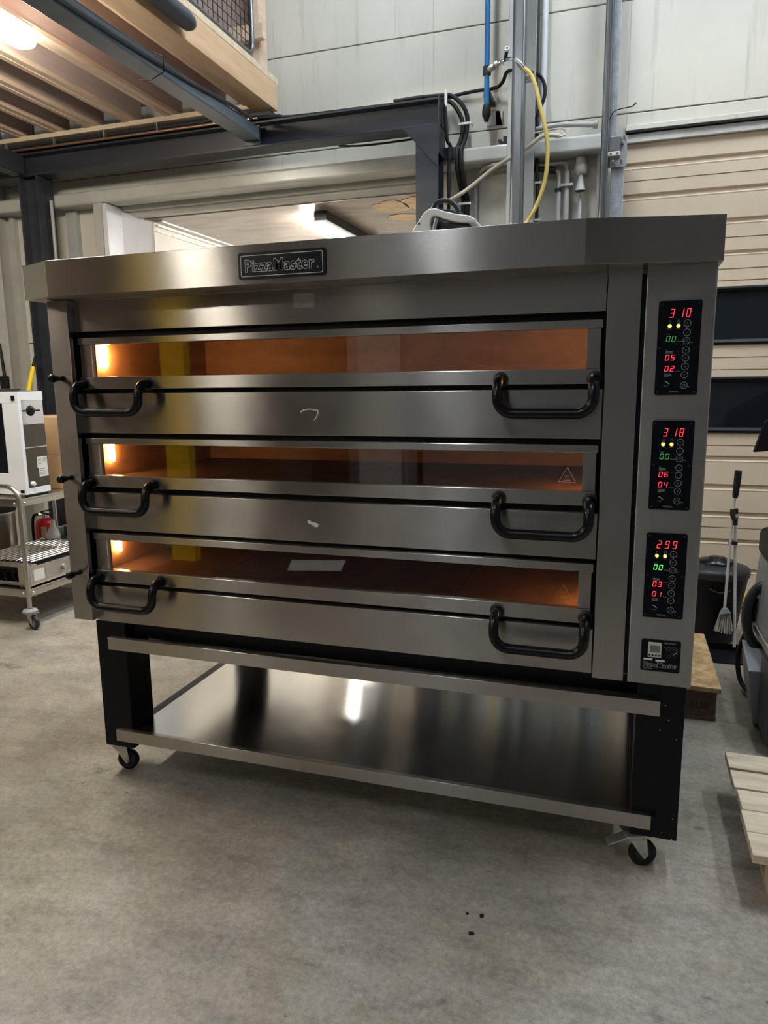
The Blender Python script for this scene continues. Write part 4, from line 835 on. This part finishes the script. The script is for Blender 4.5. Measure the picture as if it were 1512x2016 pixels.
MB().tube(smoothpts([(-1.80, 1.93, 0.42), (-1.79, 1.93, 0.437), (-1.68, 1.93, 0.437), (-1.67, 1.93, 0.42)], 4), 0.007, 8).build('grip', 'dark_plastic', tb)
bo = thing('spray_bottle', (-1.86, 1.80, 0.36), 'white plastic bottle standing at the back of the roller grill', 'bottle')
MB().lathe([(0.042, 0.361), (0.045, 0.37), (0.043, 0.385), (0.028, 0.42), (0.014, 0.445), (0.014, 0.455)], (-1.86, 1.817, 0), 'z', 24).build('bottle_body', 'white_plastic', bo)
MB().lathe([(0.015, 0.452), (0.015, 0.475), (0.012, 0.478)], (-1.86, 1.817, 0), 'z', 16).build('cap', 'white_enamel', bo)
ex = thing('fire_extinguisher', (-2.22, 2.13, 0), 'red fire extinguisher with blue and white label behind the trolley', 'fire extinguisher')
MB().lathe([(0.062, 0.0), (0.070, 0.012), (0.070, 0.36), (0.062, 0.395), (0.040, 0.415), (0.025, 0.42)], (-2.22, 2.13, 0), 'z', 28).build('cylinder', 'red', ex)
MB().lathe([(0.0708, 0.20), (0.0708, 0.262)], (-2.22, 2.13, 0), 'z', 28).build('blue_band', 'blue_label', ex)
MB().lathe([(0.0706, 0.08), (0.0706, 0.20)], (-2.22, 2.13, 0), 'z', 28).build('white_label', 'white_plastic', ex)
MB().box(-2.19, -2.15, 2.056, 2.062, 0.29, 0.37).build('inspection_tag', 'pale_wood', ex)
MB().tube([(-2.22, 2.13, 0.418), (-2.22, 2.13, 0.455)], 0.018, 12).tube([(-2.22, 2.13, 0.44), (-2.255, 2.11, 0.45)], 0.009, 8).build('valve', 'chrome', ex)
MB().obox((-2.19, 2.12, 0.475), (0.055, -0.01, 0.012), (0, 0.01, 0), (0, 0, 0.005)).obox((-2.19, 2.12, 0.452), (0.055, -0.01, -0.004), (0, 0.01, 0), (0, 0, 0.004)).build('lever', 'black', ex)
MB().tube(smoothpts([(-2.25, 2.11, 0.45), (-2.29, 2.10, 0.43), (-2.305, 2.10, 0.33), (-2.295, 2.10, 0.15)], 5), 0.010, 8).build('hose', 'black', ex)
bb = thing('steel_drum', (-2.30, 1.86, 0), 'tall shiny stainless steel drum at the left edge behind the trolley', 'drum')
MB().lathe([(0.12, 0), (0.125, 0.01), (0.125, 0.52), (0.130, 0.53), (0.125, 0.54), (0.11, 0.54)], (-2.24, 1.72, 0), 'z', 32).build('drum_body', 'cart_steel', bb)
MB().lathe([(0.132, 0.54), (0.132, 0.565), (0.11, 0.575), (0.0, 0.58)], (-2.24, 1.72, 0), 'z', 32).build('lid', 'rubber', bb)
yp = thing('yellow_pole', (-2.44, 1.80, 0), 'bright yellow pole with dark tip leaning against the left dark column behind the trolley', 'pole')
MB().tube([(-2.438, 1.80, 0.0), (-2.262, 2.20, 1.475)], 0.016, 10).build('shaft', 'yellow', yp)
MB().tube([(-2.262, 2.20, 1.475), (-2.252, 2.222, 1.56)], [0.012, 0.006], 10).build('tip', 'black', yp)
pb = thing('hanging_pouch', (-2.77, 2.44, 1.3), 'black pouch hanging on the wall column at the left edge', 'pouch')
MB().box(-2.80, -2.735, 2.42, 2.455, 1.29, 1.42).build('pouch_body', 'rubber', pb, bevel=0.008)
MB().tube([(-2.77, 2.445, 1.42), (-2.785, 2.45, 1.56), (-2.79, 2.455, 1.66)], [0.012, 0.010, 0.004], 8).build('strap', 'rubber', pb)

# ================================================================ RIGHT SIDE
B = thing('waste_bin', (2.15, 2.03, 0), 'black round waste bin with shiny lid beside the ribbed door', 'bin')
MB().lathe([(0.095, 0.0), (0.105, 0.01), (0.150, 0.345), (0.152, 0.36)], (2.145, 2.05, 0), 'z', 36).build('bin_body', 'black', B)
MB().lathe([(0.157, 0.345), (0.160, 0.37), (0.155, 0.385), (0.10, 0.405), (0.085, 0.405)], (2.145, 2.05, 0), 'z', 36).build('rim', 'dark_plastic', B)
MB().lathe([(0.088, 0.405), (0.086, 0.418), (0.045, 0.424), (0.04, 0.435), (0.0, 0.437)], (2.145, 2.05, 0), 'z', 30).build('lid', 'handle', B)
MB().tube(smoothpts([(2.10, 1.905, 0.30), (2.15, 1.897, 0.285), (2.20, 1.905, 0.30)], 5), 0.004, 8).build('bail', 'dark_plastic', B)
K = thing('dustpan_pole', (2.21, 1.80, 0), 'long grey pole of the dustpan standing upright in front of the black bin', 'dustpan')
MB().tube([(2.225, 1.85, 0.03), (2.190, 1.86, 0.66)], 0.0075, 10).build('pole', 'alu', K)
MB().tube([(2.190, 1.86, 0.64), (2.188, 1.86, 0.72)], 0.011, 10).tube([(2.188, 1.85, 0.685), (2.188, 1.845, 0.69)], 0.014, 10).build('joint', 'dark_plastic', K)
MB().box(2.165, 2.205, 1.845, 1.865, 0.545, 0.56).build('clip', 'dark_plastic', K)
dp = MB().box(2.10, 2.34, 1.68, 1.86, 0.0, 0.006).box(2.10, 2.34, 1.855, 1.863, 0, 0.04).box(2.10, 2.106, 1.68, 1.86, 0, 0.03).box(2.334, 2.34, 1.68, 1.86, 0, 0.03)
dp.build('pan', 'black', K)
br_ = thing('broom', (2.17, 1.82, 0.1), 'small broom with pale grey bristles and black grip leaning by the bin', 'broom')
MB().tube([(2.168, 1.845, 0.215), (2.173, 1.845, 0.72), (2.180, 1.845, 0.80)], 0.0065, 10).build('pole', 'alu', br_)
MB().tube([(2.178, 1.845, 0.775), (2.179, 1.845, 0.79), (2.183, 1.845, 0.86), (2.184, 1.845, 0.905)], [0.011, 0.014, 0.016, 0.016], 12).build('grip', 'rubber', br_)
MB().tube([(2.172, 1.842, 0.72), (2.173, 1.84, 0.69), (2.182, 1.838, 0.665)], [0.013, 0.012, 0.010], 10).build('swivel', 'dark_plastic', br_)
MB().add([(2.148, 1.835, 0.195), (2.196, 1.835, 0.205), (2.196, 1.865, 0.205), (2.148, 1.865, 0.195), (2.160, 1.838, 0.222), (2.182, 1.838, 0.224), (2.182, 1.862, 0.224), (2.160, 1.862, 0.222)], [(0, 1, 2, 3), (4, 5, 6, 7), (0, 1, 5, 4), (1, 2, 6, 5), (2, 3, 7, 6), (3, 0, 4, 7)]).build('head', 'grey_plastic', br_)
bs = MB()
for i in range(26):
    u = i/25; x = 2.150+u*0.045; bs.tube([(x, 1.85+0.008*math.sin(i*2.3), 0.197), (x+(u-0.6)*0.035, 1.85+0.014*math.sin(i*1.7), 0.105+0.012*math.sin(i*3.1))], [0.0025, 0.004], 5)
bs.build('bristles', 'bristle', br_)
# OSB topped crate
cr_ = thing('pallet_crate', (1.9, 1.3, 0), 'dark wooden pallet block with stamped end beside the oven stand', 'pallet')
MB().box(1.20, 2.052, 1.02, 1.07, 0.112, 0.128).box(1.20, 2.052, 1.02, 1.07, 0.0, 0.018).box(1.20, 2.052, 1.14, 1.60, 0.112, 0.126).build('deck_boards', 'old_wood', cr_, bevel=0.002)
bk = MB().box(1.92, 2.05, 1.022, 1.60, 0.018, 0.112).box(1.56, 1.66, 1.022, 1.60, 0.018, 0.112).box(1.21, 1.31, 1.022, 1.60, 0.018, 0.112)
bk.build('blocks', 'old_wood', cr_, bevel=0.002)
st_ = MB(); text(st_, 'EUR', 1.955, 1.0212, 0.048, 0.042, width=0.075); st_.build('stamp', mat('burnt_stamp', (0.035, 0.025, 0.018), 0.8), cr_)
tag(MB().add([(1.25, 1.03, 0.128), (2.062, 1.0, 0.128), (2.062, 1.66, 0.128), (1.25, 1.66, 0.128), (1.25, 1.03, 0.146), (2.062, 1.0, 0.146), (2.062, 1.66, 0.146), (1.25, 1.66, 0.146)], [(0, 3, 2, 1), (4, 5, 6, 7), (0, 1, 5, 4), (1, 2, 6, 5), (2, 3, 7, 6), (3, 0, 4, 7)]).build('chipboard_sheet', 'osb'),
    'golden chipboard sheet lying on the dark pallet beside the oven', 'board')
# pale pallet at the right edge
pl = thing('pallet', (2.4, 0.3, 0), 'pale wooden pallet with spaced planks at the right edge on the floor', 'pallet')
yy = [(0.385, 0.487), (0.269, 0.371), (0.153, 0.257), (0.046, 0.149), (-0.060, 0.042)]
for a, b in yy: MB().box(2.015+random.uniform(-.004, .004), 2.80, a, b, 0.120, 0.144).build('plank', 'pallet_wood', pl, bevel=0.002)
for x0, x1 in ((2.065, 2.16), (2.37, 2.47), (2.68, 2.78)):
    MB().box(x0, x1, -0.05, 0.48, 0.098, 0.120).build('stringer', 'pallet_wood', pl, bevel=0.002)
    for y in (-0.04, 0.17, 0.38): MB().box(x0, x1, y, y+0.09, 0.018, 0.098).build('block', 'wood', pl, bevel=0.002)
    MB().box(x0, x1, -0.05, 0.48, 0.0, 0.018).build('bottom_plank', 'pallet_wood', pl)
# industrial scrubbing machine cut by the right edge
MC = thing('floor_machine', (2.45, 1.2, 0), 'grey and black floor machine with round bumper at the right edge', 'machine')
MB().add([(2.178, 1.00, 0.02), (2.60, 1.00, 0.02), (2.60, 1.46, 0.02), (2.215, 1.46, 0.02), (2.150, 1.00, 0.235), (2.60, 1.00, 0.235), (2.60, 1.46, 0.235), (2.185, 1.46, 0.235)], [(0, 3, 2, 1), (4, 5, 6, 7), (0, 1, 5, 4), (1, 2, 6, 5), (2, 3, 7, 6), (3, 0, 4, 7)]).build('side_panel', 'grey_plastic', MC, bevel=0.004)
MB().box(2.19, 2.60, 0.78, 0.998, 0.03, 0.30).build('tank', 'duct', MC, bevel=0.01)
MB().box(2.205, 2.62, 0.80, 1.40, 0.305, 0.335).build('deck', 'steel_dull', MC, bevel=0.004)
MB().add([(2.215, 1.02, 0.335), (2.60, 1.02, 0.335), (2.60, 1.45, 0.335), (2.215, 1.45, 0.335), (2.235, 1.10, 0.60), (2.60, 1.10, 0.60), (2.60, 1.45, 0.60), (2.235, 1.45, 0.60)], [(0, 3, 2, 1), (4, 5, 6, 7), (0, 1, 5, 4), (1, 2, 6, 5), (2, 3, 7, 6), (3, 0, 4, 7)]).build('hopper', 'galv', MC, bevel=0.004)
MB().box(2.222, 2.6, 1.14, 1.44, 0.60, 0.72).build('top_cover', 'black', MC, bevel=0.03, seg=4)
MB().tube([(2.245+0.075*math.cos(a)*0.9, 1.30+0.02*math.sin(a), 0.36+0.13*math.sin(a)) for a in [PI*0.35+PI*1.25*i/16 for i in range(17)]], 0.020, 12).build('bumper_hoop', 'dark_plastic', MC)
MB().lathe([(0.0, 0.30), (0.028, 0.31), (0.032, 0.34), (0.030, 0.38), (0.022, 0.41), (0.010, 0.43)], (2.222, 1.34, 0), 'z', 18).build('beacon', 'window', MC)
MB().tube(smoothpts([(2.19, 1.36, 0.27), (2.17, 1.38, 0.16), (2.18, 1.34, 0.06), (2.22, 1.28, 0.02)], 5), 0.010, 8).build('power_cable', 'rubber', MC)
# dark sign panel corner near the right edge
tag(MB().add([(2.262, 1.95, 0.985), (2.60, 1.95, 1.02), (2.60, 1.95, 1.30), (2.30, 1.95, 1.13), (2.262, 1.99, 0.985), (2.60, 1.99, 1.02), (2.60, 1.99, 1.30), (2.30, 1.99, 1.13)], [(0, 1, 2, 3), (4, 7, 6, 5), (0, 4, 5, 1), (1, 5, 6, 2), (2, 6, 7, 3), (3, 7, 4, 0)]).box(2.44, 2.47, 1.955, 1.985, 0.0, 1.02).box(2.36, 2.56, 1.9, 2.06, 0.0, 0.015).build('dark_screen', 'black'),
    'dark panel on a stand cut off by the right edge beside the ribbed door', 'panel')
# plain things behind the camera that the steel mirrors
up = thing('storage_upright', (-1.50, -2.75, 0), 'bright yellow storage rack upright, mirrored in the oven front', 'rack upright')
MB().box(-1.60, -1.40, -2.80, -2.72, 0.0, 2.95).build('upright', 'yellow', up)
MB().box(-1.63, -1.37, -2.84, -2.68, 0.0, 0.01).build('base_plate', 'galv', up)
gc = MB(); hcol(gc, -0.45, -0.08, -4.0, -3.8, 0, 5.6); tag(gc.build('hall_column', 'steel_paint'), 'light grey hall column, mirrored in the oven windows', 'column')
wk = thing('workbench', (0.3, -4.6, 0), 'dark workbench by the front wall, mirrored in the oven windows', 'workbench')
MB().box(-0.3, 1.6, -5.0, -4.3, 0.86, 0.90).build('top', 'old_wood', wk)
for x in (-0.25, 1.5):
    for y in (-4.95, -4.36): MB().box(x, x+0.05, y, y+0.05, 0, 0.86).build('leg', 'dark_steel', wk)

for i, (x, y, lab) in enumerate(((-2.75, -3.6, 'dark brown crate added behind the viewer, left one, to darken what the steel mirrors'), (-1.75, -4.9, 'dark brown crate added behind the viewer, right one, to darken what the steel mirrors'), (-4.0, -1.8, 'dark brown crate added by the left wall to darken what the steel mirrors'))):  # unseen dark blocks added to darken the reflection in the left oven front
    t = thing('added_dark_crate', (x, y, 0), lab, 'crate')
    MB().box(x-0.6, x+0.6, y-0.5, y+0.5, 0.12, 2.1).build('crate_body', 'brown_wall', t, bevel=0.01)
    for dx in (-0.45, 0.35): MB().box(x+dx, x+dx+0.1, y-0.5, y+0.5, 0, 0.12).build('skid', 'old_wood', t)
tag(MB().box(-1.6, 2.4, -4.6, -2.15, 0.0, 0.012).build('added_dark_mat', 'rubber'), 'large black rubber mat added on the floor behind the viewer to darken the oven window reflections', 'mat')  # unseen mat, added to darken the window reflections and floor bounce
tag(MB().add([(-0.70, -2.95, 0.013), (-0.30, -3.05, 0.013), (-0.22, -2.75, 0.013), (-0.60, -2.66, 0.013), (-0.70, -2.95, 0.015), (-0.30, -3.05, 0.015), (-0.22, -2.75, 0.015), (-0.60, -2.66, 0.015)], [(0, 3, 2, 1), (4, 5, 6, 7), (0, 1, 5, 4), (1, 2, 6, 5), (2, 3, 7, 6), (3, 0, 4, 7)]).build('paper_sheet', 'white_plastic'), 'white paper sheet lying on the added black mat, mirrored in the lowest oven window', 'paper')
random.seed(11)
for i, (x, y, lab) in enumerate(((1.366, -0.302, 'small black crumb on the floor in front of the stand, largest of a few'), (1.330, -0.304, 'tiny black crumb on the floor just left of the largest crumb'), (1.353, -0.368, 'small black crumb on the floor nearest the viewer'))):
    r_ = 0.006-0.002*(i == 1)
    pts = [(x+r_*(0.6+0.6*random.random())*math.cos(a), y+r_*(0.6+0.9*random.random())*math.sin(a)) for a in [2*PI*k/9 for k in range(9)]]
    tag(MB().prism(pts, 0.0, 0.003, 'z').build('dirt_crumb', 'rubber'), lab, 'dirt')
